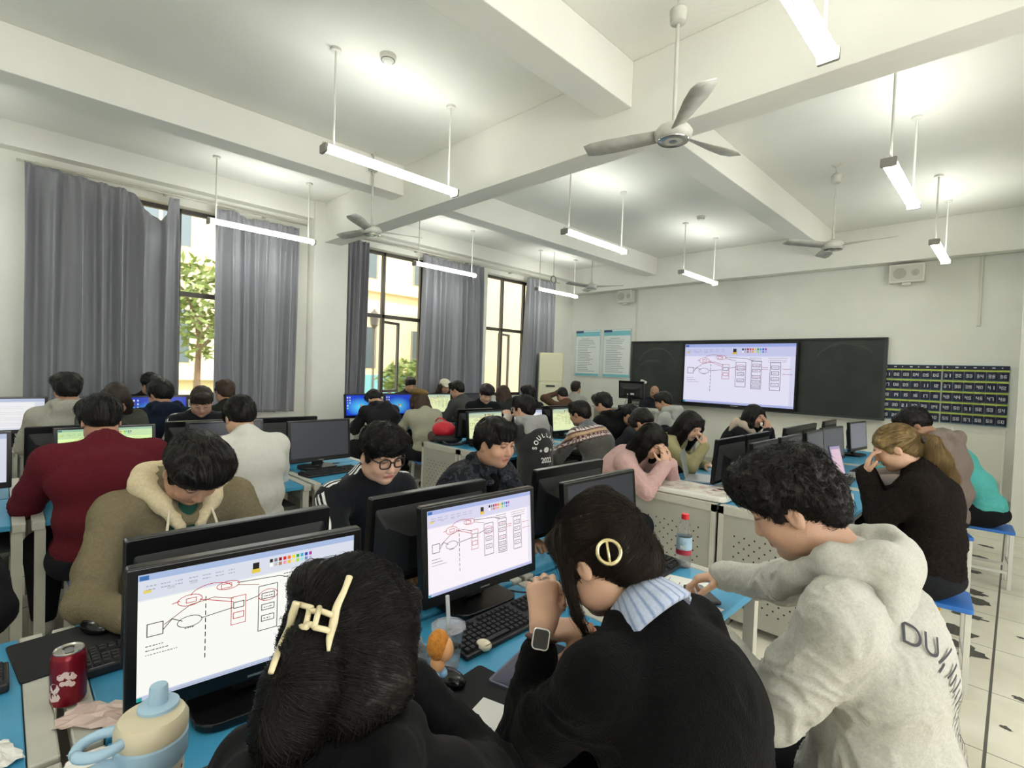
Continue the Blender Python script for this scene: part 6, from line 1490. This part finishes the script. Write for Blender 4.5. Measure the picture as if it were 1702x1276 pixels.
person('person in a camel beret and pale jacket seen from behind', near(697,664,1.15), 170, hyaw=.2, hpitch=.2, hair='bob', fem=True, hairmat=H_BRN, res=.01, bulk=1.2, topmat=cloth('pale_khaki','A3A18E'), seed=76, extra=x_beret, hairargs=dict(length=.02,fringe=.3), stool_label='stool under the person in the camel beret')
person('person in a dark grey jacket leaning left at the window row', at(759,648,x=-5.55), 192, hyaw=.3, hpitch=.3, hair='short', res=.011, bulk=1.15, topmat=cloth('dark_grey_jacket','4A4B4B'), seed=77, stool_label='stool under the leaning dark grey jacket')
person('person facing us beside the middle window, above the beret', at(682,640,x=-6.72), -15, hpitch=.3, hair='short', res=.014, topmat=cloth('charcoal','2F3136'), seed=78, stool_label='stool by the middle window')
def x_cap(c):
    s = Sdf(); s.ell((0,-.005,.055), (.092,.112,.075), k=.02); s.cap((-.04,.1,.045),(.04,.1,.045),.012,k=.02); s.cap((-.03,.13,.04),(.03,.13,.04),.008,k=.02); s = s.xf(c['RH'], c['Hd']); V, Q = s.mesh(.009); np_obj('cap', V, Q, cloth('cap_cream','CFC8B4'), c['root'])
person('person wearing a cream cap facing us in front of the window row curtain', at(739,642,x=-6.72), -20, hpitch=.3, hair='bob', fem=True, hairmat=H_BRN, res=.014, topmat=cloth('brown_top','4A3A32'), extra=x_cap, seed=79, hairargs=dict(length=.05,fringe=.2), stool_label='stool under the person in the cream cap')
person('person with shoulder length brown hair seen from behind near the far window', at(836,654,x=-5.45), 182, hpitch=.2, hair='bob', fem=True, hairmat=H_BRN, res=.012, topmat=cloth('dark_olive','2C2E2A'), seed=80, hairargs=dict(length=.06,fringe=.1), stool_label='stool under the shoulder length brown hair')
person('curly haired person seen from behind left of the air conditioner', at(878,655,x=-5.45), 182, hpitch=.2, hair='curly', res=.012, topmat=cloth('black_plain','1B1C1F'), seed=81, hairargs=dict(vol=1.1), stool_label='stool under the curly haired person')
person('person in a brown jacket with a hand on the head before the air conditioner', at(934,657,x=-5.35), 172, hpitch=.5, hair='short', res=.012, bulk=1.1, topmat=cloth('brown_jacket','5A4436'), hands=[('h',-.09,.05,.03),(.15,.42,.8)], poles=[(-1,.2,-.3),(.6,0,-1)], seed=82, stool_label='stool under the brown jacket')
person('tall sitting person with short dark hair turned towards the board notices', at(957,645,x=-5.5), 110, hpitch=.0, hair='short', hairmat=H_DKBR, res=.012, topmat=cloth('pale_collar_top','9C9A94'), seed=83, stool_label='stool under the tall sitting person by the notices')
# ---------------- teacher
person('bald person in dark clothes sitting at the podium before the blackboard', at(1088,652,y=8.42), -62, hpitch=.25, hair='bald', res=.01, bulk=1.15, topmat=cloth('teacher_dark','2A2C33'), seed=91, skin='tan', seated_z=.5, stool_label='stool behind the podium')
# yellow book stored under the blonde person's stool
tag(MB().rbox((0,0,0),(.2,.26,.03),.004).obj('book', m=mat('book_yellow','E0A81E',.5), loc=(-.36,3.72,.25), bevel=.002), 'bright yellow book on the stool crossbars under the blond ponytail person', 'book')
